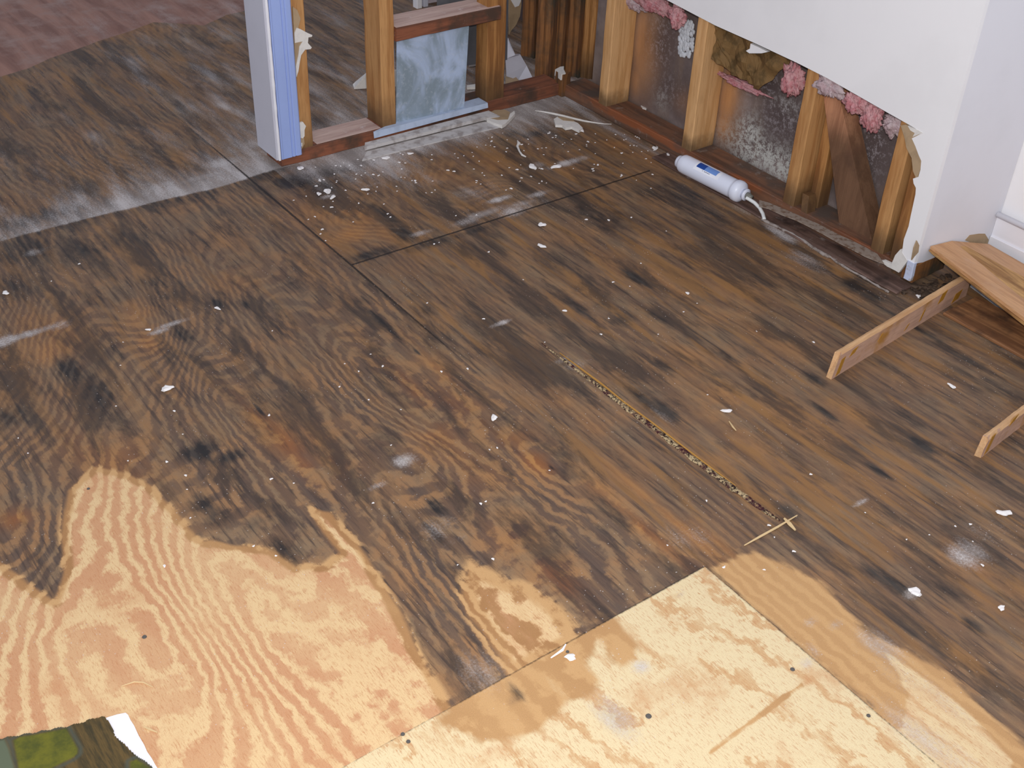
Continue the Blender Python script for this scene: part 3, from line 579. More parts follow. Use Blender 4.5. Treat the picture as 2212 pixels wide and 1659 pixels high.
# ------------------------------------------------------------------ insulation, kraft paper, white patch
def fluff_mat(name, c1, c2):
    m = NT(name, .95, .05); n = m.noise(m.coords(), 45, 6, .75); m.bump(n, .9, .008)
    return m.out(m.mix(m.step(n, .4, .62), c1, c2))
PINK = fluff_mat('pink_insulation', srgb(214, 166, 168), srgb(194, 122, 128))
PALEF = fluff_mat('pale_insulation', srgb(208, 190, 192), srgb(190, 162, 166))
def fluff(u, v, x, ry, rz, lab, mat=PINK, seed=0):
    c = px_(u, v, x); bm = bmesh.new(); bmesh.ops.create_icosphere(bm, subdivisions=5, radius=1)
    g = VN(seed + 50)
    for vt in bm.verts:
        p = vt.co; n_ = .8 * float(g(np.array(p.y * 2.6 + 9), np.array(p.z * 2.0 + p.x * 2 + 9))) + .5 * float(g(np.array(p.y * 9 + 30), np.array(p.z * 4 + p.x * 5 + 9))) + .35 * float(g(np.array(p.y * 24 + 30), np.array(p.z * 10 + p.x * 8 + 9)))
        vt.co = Vector((p.x * .016, p.y * ry, p.z * rz)) * (1 + .8 * n_)
    return tag(from_bm('insulation_tuft', bm, mat, None, c, True), lab, 'insulation')
fluff(1415, 8, .045, .085, .026, 'long pink insulation tuft at the top edge of the photo', seed=1)
fluff(1462, 36, .012, .028, .028, 'pink insulation tuft hanging left of the white flaky patch', seed=2)
fluff(1372, 4, .06, .05, .022, 'pale insulation tuft above the first stud', PALEF, 3)
fluff(1712, 172, .040, .034, .040, 'bright pink insulation tuft left of the knotted stud', seed=4)
fluff(1600, 180, .070, .085, .010, 'thin pink insulation edge under the brown paper', seed=5)
fluff(1793, 184, .010, .045, .026, 'pale fluffy tuft just right of the knotted stud', PALEF, 6)
fluff(1850, 222, .012, .035, .026, 'pink insulation tuft above the slanting brace', seed=7)
fluff(1885, 252, .012, .025, .034, 'pink insulation tuft hanging lowest, right of the brace', seed=8)
fluff(1932, 268, .030, .032, .026, 'pale pink tuft beside the end stud', PALEF, 9)
KRAFT = plain('kraft_paper', srgb(124, 96, 60), .7, .12, .2, 30, col2=srgb(92, 72, 44), bump=.5)
z4 = lambda pts: [(1440 + a / 4.1475, 40 + b / 4.1475) for a, b in pts]
kp = z4([(400, 60), (420, 30), (760, 160), (1120, 360), (1090, 400), (1010, 450), (950, 520), (930, 560), (880, 590), (825, 635), (790, 590), (730, 590), (660, 540), (600, 480), (540, 420), (470, 400), (430, 350), (410, 240)])
bm = bmesh.new(); ctr = px_(1600, 110, .03); outl = [px_(u, v, .03) for u, v in kp]
A = [bm.verts.new(p - ctr) for p in outl]; f = bm.faces.new(A)
bmesh.ops.triangulate(bm, faces=[f]); bmesh.ops.subdivide_edges(bm, edges=bm.edges[:], cuts=6, use_grid_fill=True)
for vt in bm.verts: vt.co.x += .006 * math.sin(vt.co.y * 75 + vt.co.z * 30) + .005 * math.sin(vt.co.z * 90 - vt.co.y * 40) + .003 * math.sin(vt.co.y * 210 + vt.co.z * 160)
o = from_bm('kraft_paper_flap', bm, KRAFT, None, ctr); sm_ = o.modifiers.new('t', 'SOLIDIFY'); sm_.thickness = .0012
tag(o, 'crumpled brown kraft paper torn off below the cut drywall', 'paper')
slab_w = slab('gypsum_scrap', [px_(u, v, -.004) for u, v in z4([(710, 290), (745, 270), (752, 225), (830, 260), (905, 300), (850, 312), (770, 312), (740, 312)])], (.01, 0, 0), PAINT)
tag(slab_w, 'small grey-white drywall flap over the brown paper', 'scrap')
# flaky white patch on the sheathing
bm = bmesh.new(); rnd = random.Random(5); c0 = px_(1482, 84, XSH - .012)
for i in range(150):
    u, v = rnd.uniform(1468, 1499), rnd.uniform(48, 122)
    if (v > 112 and u > 1492): continue
    p = px_(u - (v - 48) * .03, v, XSH - .006) - c0; r = rnd.uniform(.004, .008)
    bmesh.ops.create_icosphere(bm, subdivisions=1, radius=r, matrix=Matrix.Translation(p) @ Matrix.Diagonal((.5, 1, 1.3, 1)))
FOAM = plain('white_foam', srgb(216, 220, 226), .8, .1, .2, 60, bump=.6)
tag(from_bm('foam_patch', bm, FOAM, None, c0, True), 'lumpy white foam patch on the sheathing near the top edge', 'foam')
cable = bmesh.new(); pc = [px_(u, v, .03) for u, v in ((1318, 8), (1330, 26), (1327, 42), (1325, 48))]
# dark cable staple on the first stud
cc = pc[0]; tube(cable, [p - cc for p in pc], .004, 8); tag(from_bm('cable_stub', cable, plain('black_rubber', srgb(30, 32, 32), .5), None, cc, True), 'short black cable stub on the first stud', 'cable')

# ------------------------------------------------------------------ water filter
WP = plain('white_plastic', srgb(226, 230, 244), .35, .01, .45, 3, bump=.0)
fa = pw(1474, 352, .032); fb = pw(1606, 418, .032)
d = (fb - fa); d.z = 0; Lf = d.length; ax = d.normalized()
fl_ = empty('water_filter', (fa + fb) / 2); tag(fl_, 'white inline water filter cartridge lying beside the right wall plate', 'water filter')
mid = (fa + fb) / 2
def lathe(name, prof, mat, parent, n=32):
    bm = bmesh.new(); s = ax.cross(Vector((0, 0, 1))).normalized(); t = Vector((0, 0, 1)); rings = []
    for a_, r in prof:
        rings.append([bm.verts.new(ax * (a_ - Lf / 2) + (s * math.cos(2 * math.pi * k / n) + t * math.sin(2 * math.pi * k / n)) * r) for k in range(n)])
    for i in range(len(prof) - 1):
        for k in range(n): bm.faces.new((rings[i][k], rings[i][(k + 1) % n], rings[i + 1][(k + 1) % n], rings[i + 1][k]))
    bm.faces.new(rings[0]); bm.faces.new(rings[-1])
    return from_bm(name, bm, mat, parent, (0, 0, 0), True)
r0 = .0262
lathe('body', [(-.004, r0 * .75), (0, r0 * .86), (.006, r0 * .98), (.02, r0), (Lf * .5, r0), (Lf * .84, r0), (Lf * .87, r0 * 1.0), (Lf * .875, r0 * 1.06), (Lf * .885, r0 * 1.1), (Lf * .93, r0 * 1.12), (Lf * .965, r0 * 1.05), (Lf * .985, r0 * .8), (Lf, r0 * .55)], WP, fl_)
lathe('end_cap', [(-.016, r0 * .5), (-.013, r0 * .66), (-.004, r0 * .7), (.002, r0 * .7)], WP, fl_)
lathe('outlet_collar', [(Lf - .002, r0 * .5), (Lf + .006, r0 * .52), (Lf + .007, r0 * .62), (Lf + .011, r0 * .62), (Lf + .012, r0 * .3)], WP, fl_)
lathe('fitting', [(Lf + .009, r0 * .34), (Lf + .022, r0 * .34), (Lf + .024, r0 * .25), (Lf + .03, r0 * .25)], plain('grey_fitting', srgb(118, 116, 108), .4), fl_, 12)
def label(name, a0, a1, t0, t1, mat, rr=1.012):
    bm = bmesh.new(); s = ax.cross(Vector((0, 0, 1))).normalized(); n = 10; rows = []
    for i in range(2):
        a_ = (a0, a1)[i]; rows.append([bm.verts.new(ax * (a_ - Lf / 2) + (s * math.cos(t0 + (t1 - t0) * k / n) + Vector((0, 0, 1)) * math.sin(t0 + (t1 - t0) * k / n)) * r0 * rr) for k in range(n + 1)])
    for k in range(n): bm.faces.new((rows[0][k], rows[0][k + 1], rows[1][k + 1], rows[1][k]))
    return from_bm(name, bm, mat, fl_, (0, 0, 0), True)
sdir = ax.cross(Vector((0, 0, 1))).normalized(); toward = 1 if sdir.dot(CAM - mid) > 0 else -1
T = (lambda deg: math.radians(deg if toward > 0 else 180 - deg))
DB = plain('label_dark_blue', srgb(24, 70, 150), .4); LB = plain('label_light_blue', srgb(112, 150, 214), .4); INK = plain('label_ink', srgb(96, 104, 130), .5)
WL = plain('label_white', srgb(240, 242, 250), .35)
label('label_back', Lf * .26, Lf * .66, T(30), T(102), WL, 1.006)
label('label_dark', Lf * .29, Lf * .42, T(50), T(92), DB); label('label_light', Lf * .42, Lf * .61, T(50), T(92), LB)
for k, (a0, a1) in enumerate([(.40, .41), (.43, .45), (.455, .475), (.48, .50), (.505, .52)]): label('print', Lf * a0, Lf * a1, T(41), T(45), INK, 1.016)
# hose
bm = bmesh.new(); hp = [(1612, 427, .03), (1619, 431, .028), (1630, 438, .026), (1641, 449, .02), (1648, 462, .012), (1651, 474, .006)]
hw = [pw(u, v, z) - mid for u, v, z in hp]
sm2 = []
for i in range(len(hw) - 1):
    for k in range(5): sm2.append(hw[i].lerp(hw[i + 1], k / 5))
sm2.append(hw[-1]); tube(bm, sm2, .0048, 12)
from_bm('hose', bm, plain('white_hose', srgb(226, 228, 226), .4), fl_, (0, 0, 0), True)

# ------------------------------------------------------------------ loose boards at right
LATH = wood('cleat_face', srgb(196, 158, 134), srgb(178, 142, 122), srgb(168, 120, 60), .25, axis='X')
LATHE = wood('cleat_edge', srgb(212, 172, 128), srgb(190, 146, 104), axis='X')
def cleat(p0, p1, h, th, label_, seed):
    """strip standing on its edge from p0 to p1; ragged sawn end"""
    d = (p1 - p0); L = d.length; ax_ = d.normalized(); n = Vector((-ax_.y, ax_.x, 0)); rnd = random.Random(seed)
    e = empty('wood_strip', p0); e.rotation_euler = (0, 0, math.atan2(ax_.y, ax_.x)); tag(e, label_, 'wood strip')
    bm = bmesh.new(); seg = 30; rings = []
    for i in range(seg + 1):
        t = i / seg; cut_ = (.006 if i == 0 else 0)
        r = []
        for (yy, zz, kx) in ((0, 0, 0), (0, h * .5, .003), (0, h - .006, .012), (.004, h, .02), (th * .6, h, .016), (th, h - .002, .01), (th, h * .5, .004), (th, 0, 0)):
            r.append(bm.verts.new((t * L + (kx * 1.0 + rnd.uniform(-.002, .002)) * (1 if i == 0 else 0), yy + rnd.uniform(-.0004, .0004), zz + (rnd.uniform(-.0006, .0006) if zz > 0 else 0))))
        rings.append(r)
    for i in range(seg):
        for j in range(8): bm.faces.new((rings[i][j], rings[i][(j + 1) % 8], rings[i + 1][(j + 1) % 8], rings[i + 1][j]))
    bm.faces.new(rings[0]); bm.faces.new(rings[-1])
    o = from_bm('strip', bm, LATH, e)
    o.data.materials.append(LATHE)
    for p in o.data.polygons:
        if p.normal.z > .5 or abs(p.normal.x) > .6: p.material_index = 1
    GL = plain('dried_glue', srgb(172, 122, 40), .35, .1, .4, 30)
    for k in range(7 if seed == 1 else 3):   # glue smears on the face
        a_ = [.012, .05, .16, .27, .40, .47, .33][k] if seed == 1 else [.012, .09, .15][k]; l_ = [.014, .02, .006, .008, .022, .03, .008][k]
        z0_, z1_ = [(.002, .045), (.035, .052), (.028, .046), (.01, .025), (.03, .058), (.004, .03), (.01, .04)][k]
        sh_ = .010
        pts = [(a_, -.0006, z0_), (a_ + l_, -.0006, z0_ + .004), (a_ + l_ + sh_, -.0006, z1_), (a_ + sh_, -.0006, z1_ - .003)]
        me_ = bmesh.new(); vs = [me_.verts.new(p) for p in pts] + [me_.verts.new((p[0], .0005, p[2])) for p in pts]
        me_.faces.new(vs[:4]); me_.faces.new(vs[4:][::-1])
        for i in range(4): me_.faces.new((vs[i], vs[4 + i], vs[4 + (i + 1) % 4], vs[(i + 1) % 4]))
        from_bm('glue_smear', me_, GL, e)
    return e
pA0 = Vector((-.461, -1.5185, 0)); pA1 = Vector((.075, -1.466, 0))
cleat(pA0, pA1, .062, .013, 'long pale wood strip standing on edge, its end under the oak plank', 1)
pB0 = Vector((-.418, -1.862, 0)); cleat(pB0, pB0 + (pA1 - pA0) * .52, .046, .013, 'pale wood strip cut off by the right edge of the photo', 2)
OAK = wood('oak_plank', srgb(206, 158, 114), srgb(184, 136, 94), srgb(198, 156, 122), .25, axis='Y', rough=.45, knots=0)
OAKE = wood('oak_edge', srgb(204, 160, 104), srgb(150, 108, 66), srgb(120, 84, 50), .3, axis='Y', knots=0)
f1 = pw(1996, 524, .100); f1b = pw(2050, 517, .088); f2 = pw(2212, 686, .082); b1 = pw(2136, 527, .045); b2 = pw(2212, 570, .032)
f1.y = min(f1.y, -1.366); 
for p in (f1b, b1): p.y = min(p.y, -1.366)
b1.x = min(b1.x, .288); b2.x = min(b2.x, .288)
ext = lambda a, b, k: b + (b - a) * k
f3 = ext(f1, f2, 1.2); b3 = ext(b1, b2, 4.2); b3.x = min(b3.x, .285); b3.z = .02; f3.z = .062
pl = empty('oak_plank', f1); tag(pl, 'loose oak plank with moulded front edge lying over the wood strips', 'plank')
slab('board', [f1, f1b, b1, b2, b3, f3, f2], (0, 0, -.008), OAK, pl)
off = Vector((.006, 0, 0))
slab('moulded_edge', [f1 + Vector((-.003, .0, -.0085)), f2 + Vector((-.003, 0, -.0085)), f3 + Vector((-.003, 0, -.0085)), b3 + Vector((-.05, 0, -.0085)), f1 + Vector((.1, -.03, -.016))], (0, 0, -.004), OAKE, pl)
slab('lower_ply', [f1 + Vector((.003, -.004, -.0127)), f2 + Vector((.003, 0, -.0127)), f3 + Vector((.003, 0, -.0127)), b3 + Vector((-.06, 0, -.0127)), f1 + Vector((.1, -.04, -.018))], (0, 0, -.006), OAKE, pl)
# rotten strip, trim and metal edge under the plank
ST = plain('dull_metal', srgb(176, 178, 184), .4, .15, .5, 40)
tr = slab('metal_strip', [pw(2098, 612, .012), pw(2112, 607, .012), pw(2330, 768, .012), pw(2320, 778, .012)], (0, 0, -.010), ST); tag(tr, 'thin metal edge strip on the floor below the oak plank', 'metal strip')
OLD = wood('old_floor_strip', srgb(168, 120, 80), srgb(116, 78, 52), srgb(70, 52, 42), .5, axis='Y')
fs = board('floor_strip', -.045, .085, -2.3, -1.49, .0, .008, OLD, 1, label='worn brown floor strip beside the metal edge under the plank', cat='floor strip', seg=10, wob=.0005)
# dark rotten rubble around the corner foot
RUB = plain('rotten_wood', srgb(92, 76, 64), .9, .2, .1, 40, col2=srgb(56, 46, 40), bump=.8)
bm = bmesh.new(); rnd = random.Random(11); c0 = Vector((.03, -1.41, .0))
for i in range(90):
    p = Vector((rnd.uniform(-.05, .12), rnd.uniform(-1.455, -1.372), rnd.uniform(.000, .004))) - c0
    if p.x + c0.x > .06 and p.y + c0.y > -1.38: continue
    bmesh.ops.create_icosphere(bm, subdivisions=1, radius=rnd.uniform(.003, .010), matrix=Matrix.Translation(p) @ Matrix.Rotation(rnd.uniform(0, 3), 4, 'Z') @ Matrix.Diagonal((1.6, .8, .35, 1)))
tag(from_bm('rotten_rubble', bm, RUB, None, c0), 'dark crumbled rotten wood at the foot of the wall corner', 'debris', kind='stuff')
# narrow raised ledge strip along the right wall with dried adhesive bead
LED = wood('ledge_strip', srgb(118, 94, 84), srgb(84, 64, 56), srgb(60, 48, 44), .4, srgb(150, 140, 134), .35, axis='Y')
board('edge_strip', -.066, -.001, -1.372, -.50, 0, .005, LED, 1, label='dull brown strip along the foot of the right wall', cat='floor strip', seg=24, wob=.0008)
bm = bmesh.new(); rnd = random.Random(4)
pts = [(1646, 474), (1668, 484), (1690, 496), (1712, 506), (1735, 520), (1757, 535), (1775, 547), (1795, 556), (1815, 571), (1840, 586), (1862, 597), (1885, 611), (1905, 623), (1925, 634)]
pp = [pw(u, v, .003) for u, v in pts]; c0 = pp[0]; q = []
for i in range(len(pp) - 1):
    for k in range(4): q.append(pp[i].lerp(pp[i + 1], k / 4) - c0 + Vector((rnd.uniform(-.001, .001), 0, 0)))
tube(bm, q, [(.0042 if i < 28 else .0028) + rnd.uniform(-.0008, .0008) for i in range(len(q))], 8)
tag(from_bm('adhesive_bead', bm, plain('old_adhesive', srgb(156, 146, 140), .9, .1, .1, 60, col2=srgb(112, 98, 90)), None, c0, True), 'whitish ridge of old adhesive along the wall strip', 'adhesive')
# pale film of drywall mud on the plate edge
MUD = plain('grey_mud', srgb(150, 136, 124), .9, .1, .1, 60, col2=srgb(118, 96, 80), bump=.4)
mudp = [(1640, 434), (1662, 440), (1690, 452), (1715, 462), (1740, 474), (1765, 484), (1790, 497), (1815, 510), (1840, 521), (1868, 535), (1895, 550), (1910, 566), (1900, 563), (1870, 551), (1840, 535), (1810, 520), (1780, 503), (1750, 487), (1720, 472), (1690, 461), (1660, 447), (1640, 442)]
slab_m = slab('mud_film', [pw(u, v - 2, .0405) for u, v in mudp[:11]] + [pw(u, v + 3, .0405) for u, v in mudp[11:]], (0, 0, -.0022), MUD)
tag(slab_m, 'grey film of joint compound along the front of the right plate', 'joint compound')

# ------------------------------------------------------------------ scraps of drywall
def scrap(name, px, z, mat, lab, cat='drywall scrap', th=.004, top=None, under=None, undermat=None):
    P = [pw(u, v, zz if not isinstance(z, (int, float)) else z) for (u, v), zz in zip(px, z if not isinstance(z, (int, float)) else [0] * len(px))]
    e = slab(name, P, (0, 0, -th), mat); tag(e, lab, cat)
    if under: slab('paper_face', [pw(u, v, top) for u, v in under], (0, 0, -.001), undermat or TAN, e)
    return e
z6 = lambda pts: [(1000 + a / 4.424, 180 + b / 4.424) for a, b in pts]
scrap('drywall_scrap', z6([(190, 275), (215, 285), (240, 330), (330, 350), (430, 345), (450, 290), (490, 262), (498, 285), (460, 330), (410, 380), (375, 402), (300, 378), (230, 345)]), .012, GYP, 'bowl-shaped broken drywall scrap in front of the metal flange', under=z6([(235, 290), (300, 255), (400, 250), (450, 275), (432, 340), (330, 348), (245, 328)]), top=.011, th=.010)
scrap('drywall_scrap', z6([(868, 340), (905, 318), (960, 350), (1060, 362), (1100, 380), (1145, 425), (1110, 450), (1040, 415), (980, 425), (950, 400), (885, 395)]), .010, GYP, 'jagged white drywall scrap lying near the room corner', under=z6([(905, 320), (960, 325), (1050, 345), (1065, 362), (960, 352)]), top=.0115, th=.008)
z9 = lambda pts: [(780 + a / 4.809, b / 4.809) for a, b in pts]
scrap('drywall_scrap', [(762, 182), (768, 176), (800, 150), (858, 150), (858, 184), (800, 188), (765, 190)], [.008, .01, .075, .07, .012, .012, .008], GYP, 'white drywall piece on the floor behind the stud by the metal', th=.004)
scrap('drywall_scrap', z9([(1525, 390), (1560, 480), (1600, 560), (1650, 560), (1720, 680), (1800, 845), (1640, 820), (1510, 780), (1500, 600)]), [.16, .14, .11, .09, .05, .006, .02, .05, .10], LGREY, 'pale sheet scrap leaning behind the right back stud')
scrap('drywall_scrap', z9([(1500, 780), (1600, 790), (1660, 860), (1655, 880), (1500, 895)]), .03, TAN, 'tan paper side of a scrap right of the wide stud', th=.004)
scrap('drywall_scrap', z9([(1100, 885), (1225, 868), (1500, 905), (1660, 885), (1660, 915), (1500, 940), (1300, 900), (1100, 905)]), .012, GYP, 'white broken drywall edge behind the plate at the wide stud', th=.008)
scrap('drywall_scrap', z9([(1120, 620), (1225, 595), (1235, 650), (1120, 665)]), .012, GYP, 'small white scrap seen between metal and wide stud', th=.01)
hs = slab('drywall_scrap', [py_(u, v, .40) for u, v in z9([(1535, 60), (1540, 360), (1560, 320), (1610, 260), (1650, 170), (1665, 60), (1665, -60), (1535, -60)])], (0, .004, 0), TAN); tag(hs, 'tan torn scrap hanging behind the wide stud, top right', 'drywall scrap')
slab('white_corner', [py_(u, v, .398) for u, v in z9([(1545, -20), (1600, 75), (1640, 60), (1660, 10), (1660, -30)])], (0, .002, 0), PAINT, hs)
scrap('plaster_lump', [(1199, 150), (1210, 144), (1218, 143), (1218, 150), (1222, 158), (1212, 160), (1204, 153)], .075, GYP, 'white plaster lump stuck on the meeting plates in the corner', 'plaster', th=.02)
cp = board('corner_stub', -.012, .022, -.018, .02, 0, .072, DARKW, 2, label='dark short stub standing where the two plates meet', cat='wood stub', seg=4)
scrap('drywall_scrap', [(1383, 225), (1392, 221), (1401, 221), (1396, 236), (1388, 234)], .04, GYP, 'small white chip on the plate right of the first stud', th=.004)
# paper tape strip on floor
bm = bmesh.new(); tp_ = [pw(u, v, .0025) for u, v in z6([(690, 262), (760, 270), (850, 288), (960, 312), (1060, 338), (1160, 360), (1270, 378), (1350, 388), (1420, 390)])]
c0 = tp_[0].copy(); tube(bm, [p - c0 for p in tp_], [.001, .002, .0035, .0035, .0035, .003, .002, .0012, .0008], 6)
tag(from_bm('joint_tape', bm, GYP, None, c0), 'long thin white sliver across the floor near the corner', 'sliver')
bm = bmesh.new(); tp_ = [pw(u, v, .003) for u, v in z6([(520, 545), (535, 575), (520, 600), (540, 650), (565, 685), (600, 702)])]; c0 = tp_[0].copy()
tube(bm, [p - c0 for p in tp_], [.001, .005, .0035, .0025, .003, .002], 7); tag(from_bm('plaster_curl', bm, GYP, None, c0), 'curled white plaster sliver in mid floor below the scraps', 'sliver')
# plates beyond the header: pale panel and channel in the next room
c_ = pw(925, 20, 0)
pn = board('wall_panel', .10, .75, .93, .96, 0, .6, plain('pale_panel', srgb(196, 184, 190), .7), 2, label='pale upright panel beyond the header block, next room', cat='panel', seg=3, wob=0)
board('metal_channel', .040, .062, .90, .93, 0, .6, PAINT, 2, label='slim white upright channel left of the pale panel', cat='channel', seg=3, wob=0)
board('metal_channel', .072, .092, .905, .93, 0, .6, LGREY, 2, label='slim grey upright channel touching the pale panel', cat='channel', seg=3, wob=0)

# ------------------------------------------------------------------ vinyl flooring remnant, lower left
def vinyl():
    m = NT('slate_vinyl', .35, .5); 
    P = m.coords(); n = m.noise(P, 26, 5, .65); st = m.noise(m.coords((1, .12, 1), (0, 0, .2)), 110, 4, .7)
    g = m.mix(m.step(n, .35, .65), srgb(104, 102, 22), srgb(72, 76, 20))
    b = m.mix(m.step(st, .35, .65), srgb(96, 76, 38), srgb(58, 50, 26))
    a = m.new('ShaderNodeAttribute', attribute_name='tile'); sp = m.new('ShaderNodeSeparateColor'); m.put(sp.inputs[0], a.outputs['Color'])
    c = m.mix(sp.outputs[0], b, g); c = m.mix(m.math('MULTIPLY', sp.outputs[1], .9), c, m.mix(n, srgb(60, 62, 50), srgb(84, 88, 74)))
    c = m.mix(sp.outputs[2], c, srgb(92, 100, 78))
    m.bump(m.math('ADD', st, n), .3, .001); return m.out(c)
VIN = vinyl()
zv = lambda pts: [(a / 5.53, 1440 + b / 5.53) for a, b in pts]
vout = W2(zv([(-900, 1060), (0, 885), (100, 868), (470, 800), (830, 735), (1050, 670), (1130, 640), (1215, 620), (1250, 630), (1300, 700), (1345, 770), (1360, 850), (1400, 890), (1490, 950), (1600, 1050), (1700, 1130), (1800, 1220), (2000, 1500), (-900, 2200)]))
GT = W2(zv([(165, 905), (250, 860), (450, 830), (800, 760), (850, 850), (935, 1000), (935, 1060), (880, 1110), (700, 1200), (500, 1300), (240, 1300), (200, 1080)]))
GT2 = W2(zv([(1560, 1160), (1640, 1130), (1800, 1230), (1900, 1400), (1560, 1400)]))
GT3 = W2(zv([(-400, 960), (60, 895), (110, 1000), (180, 1230), (-100, 1500), (-500, 1500)]))
xv = np.arange(-2.40, -1.93, .0014); yv = np.arange(-1.85, -1.40, .0014); Xv, Yv = np.meshgrid(xv, yv); xf, yf2 = Xv.ravel(), Yv.ravel()
sd = poly_sd(xf, yf2, vout)
g1 = poly_sd(xf, yf2, GT); g2 = poly_sd(xf, yf2, GT2); g3 = poly_sd(xf, yf2, GT3)
gm = np.clip(.5 + np.maximum(g1, g2) / .004, 0, 1); gr = np.clip(1 - np.abs(np.maximum(np.maximum(g1, g2), g3) + .004) / .005, 0, 1); g3m = np.clip(.5 + g3 / .004, 0, 1)
TL = np.stack([gm, gr, g3m, np.ones_like(gm)], 1)
ixv = np.arange(xf.size).reshape(Xv.shape); fq = np.stack([ixv[:-1, :-1], ixv[:-1, 1:], ixv[1:, 1:], ixv[1:, :-1]], -1).reshape(-1, 4)
fq = fq[(sd[fq] > -.0012 + .0012 * np.sin(xf[fq] * 300)).all(1)]
me = bpy.data.meshes.new('vinyl_sheet'); oc = np.array([-2.15, -1.6, 0])
me.from_pydata((np.stack([xf, yf2, np.full_like(xf, .0045)], 1) - oc).tolist(), [], fq.tolist())
at = me.attributes.new('tile', 'FLOAT_COLOR', 'POINT'); at.data.foreach_set('color', TL.astype(np.float32).ravel())
bmv = bmesh.new(); bmv.from_mesh(me); bmesh.ops.delete(bmv, geom=[v for v in bmv.verts if not v.link_faces], context='VERTS'); bmv.to_mesh(me); bmv.free()
vs = link('vinyl_flooring', me, VIN, None, oc.tolist()); md = vs.modifiers.new('t', 'SOLIDIFY'); md.thickness = .002; md.offset = -1
tag(vs, 'remnant of green and brown slate-look vinyl flooring with torn edge', 'vinyl flooring')
BK = plain('white_backing', srgb(232, 230, 236), .6, .02)
slab('paper_backing', [pw(u, v, .0022) for u, v in zv([(1230, 625), (1300, 600), (1400, 570), (1500, 550), (1530, 575), (1560, 640), (1600, 700), (1660, 830), (1720, 930), (1760, 1020), (1810, 1090), (1860, 1180), (1960, 1330), (2100, 1600), (1700, 1600), (1200, 1000)])], (0, 0, -.002), BK, vs)

# ------------------------------------------------------------------ plaster chips, crumbs, nails
def chip_mesh(seed, flat=.4):
    bm = bmesh.new(); bmesh.ops.create_icosphere(bm, subdivisions=2, radius=1); r = random.Random(seed)
    ph = [r.uniform(0, 6) for _ in range(4)]
    for v in bm.verts:
        a = math.atan2(v.co.y, v.co.x); v.co *= (1 + .22 * math.sin(2 * a + ph[0]) + .16 * math.sin(3 * a + ph[1]) + .10 * math.sin(5 * a + ph[2])) * r.uniform(.88, 1.1); v.co.z *= flat
    me = bpy.data.meshes.new('chip'); bm.to_mesh(me); bm.free(); me.materials.append(WCH); return me
WCH = plain('plaster_white', srgb(238, 234, 232), .85, .04, .1, 40)
def chip(name, u, v, r, lab, grp=None, me=None, asp=1.5):
    p = pw(u, v, 0); o = bpy.data.objects.new(name, me or chip_mesh(int(u * 3 + v))); COL.objects.link(o)
    o.location = (p.x, p.y, r * .33); o.rotation_euler = (0, 0, random.uniform(0, 3)); o.scale = (r * asp, r, r * .9)
    return tag(o, lab, 'plaster chip', grp)
big = [(361, 841, .0085, 'bright white plaster chip alone on the dark left part of the floor'), (708, 415, .0095, 'largest chip of the white cluster below the blue post'), (689, 420, .006, 'left chip of the white cluster below the blue post'), (719, 427, .0065, 'lowest chip of the white cluster below the blue post'),
       (665, 338, .012, 'white plaster chip leaning on the plate right of the blue post'), (649, 365, .008, 'flat white flake on the floor below the blue post'), (737, 322, .007, 'upright white flake against the reddish plate'), (833, 343, .008, 'white chip below the grey floor strip'), (790, 411, .007, 'white chip at the edge of the mouldy patch'), (886, 333, .006, 'white chip below the middle of the grey strip'),
       (1170, 487, .008, 'white plaster chip upper of two in mid floor'), (1170, 533, .0075, 'white plaster chip lower of two in mid floor'), (1570, 889, .0065, 'small pinkish white chip right of the long split'), (1255, 282, .009, 'round white chip touching the jagged drywall scrap'), (1150, 362, .010, 'white crumb at the dusty streak, left of two'), (1202, 362, .010, 'white crumb at the dusty streak, right of two'),
       (1067, 904, .0065, 'greyish white lump on the brown grain in mid floor'), (1232, 1421, .0065, 'round white plaster dab beside the cross seam'), (2168, 1110, .0085, 'grey-white flake at the right edge above the plaster smear'), (1976, 1280, .0085, 'grey-white lump on the dark wood at lower right'), (2163, 1314, .005, 'small pale flake at the lower right edge'), (1443, 337, .008, 'white pebble left of the water filter'), (1415, 322, .008, 'white pebble farther left of the water filter'), (1984, 641, .006, 'white pebble beside the far end of the long strip'),
       (2055, 835, .006, 'small pale flake between the two wood strips'), (1485, 634, .004, 'tiny round white crumb on the amber streaks'), (1220, 672, .004, 'tiny white crumb right of the mid-floor powder spot'), (12, 634, .006, 'white crumb at the left photo edge'), (470, 667, .005, 'white crumb on the dark left floor near a mould spot'), (321, 713, .004, 'white crumb left of the sawdust smear')]
for u, v, r, l in big: chip('plaster_chip', u, v, r, l)
protos = [chip_mesh(900 + k) for k in range(6)]
rnd = random.Random(21); cnt = 0
zone = [(650, 350, 480, 300, 0), ]
def crumb(u, v, r):
    return chip('plaster_crumb', u, v, r, 'tiny white plaster crumb scattered on the bare subfloor', 'plaster crumbs on the subfloor', protos[rnd.randrange(6)], 1.2)
for _ in range(175):   # thick near the wall, thinner toward the camera
    t = rnd.random(); u = 660 + t * 760 + rnd.gauss(0, 20); v = 350 - t * 130 + abs(rnd.gauss(0, 75)) + 12 + max(0, (t - .6)) * 130
    if 1290 < u and v < 260: continue
    crumb(u, v, rnd.choice([.0016, .002, .002, .0026, .0035]))
for _ in range(90):
    u = rnd.uniform(20, 2190); v = rnd.uniform(480, 1250)
    if 1760 < u < 2212 and 560 < v < 1000: continue
    if u > 1600 and v < 700: continue
    crumb(u, v, rnd.choice([.0014, .0016, .002, .0026]))
HOLE = plain('nail_head', srgb(92, 88, 84), .5)
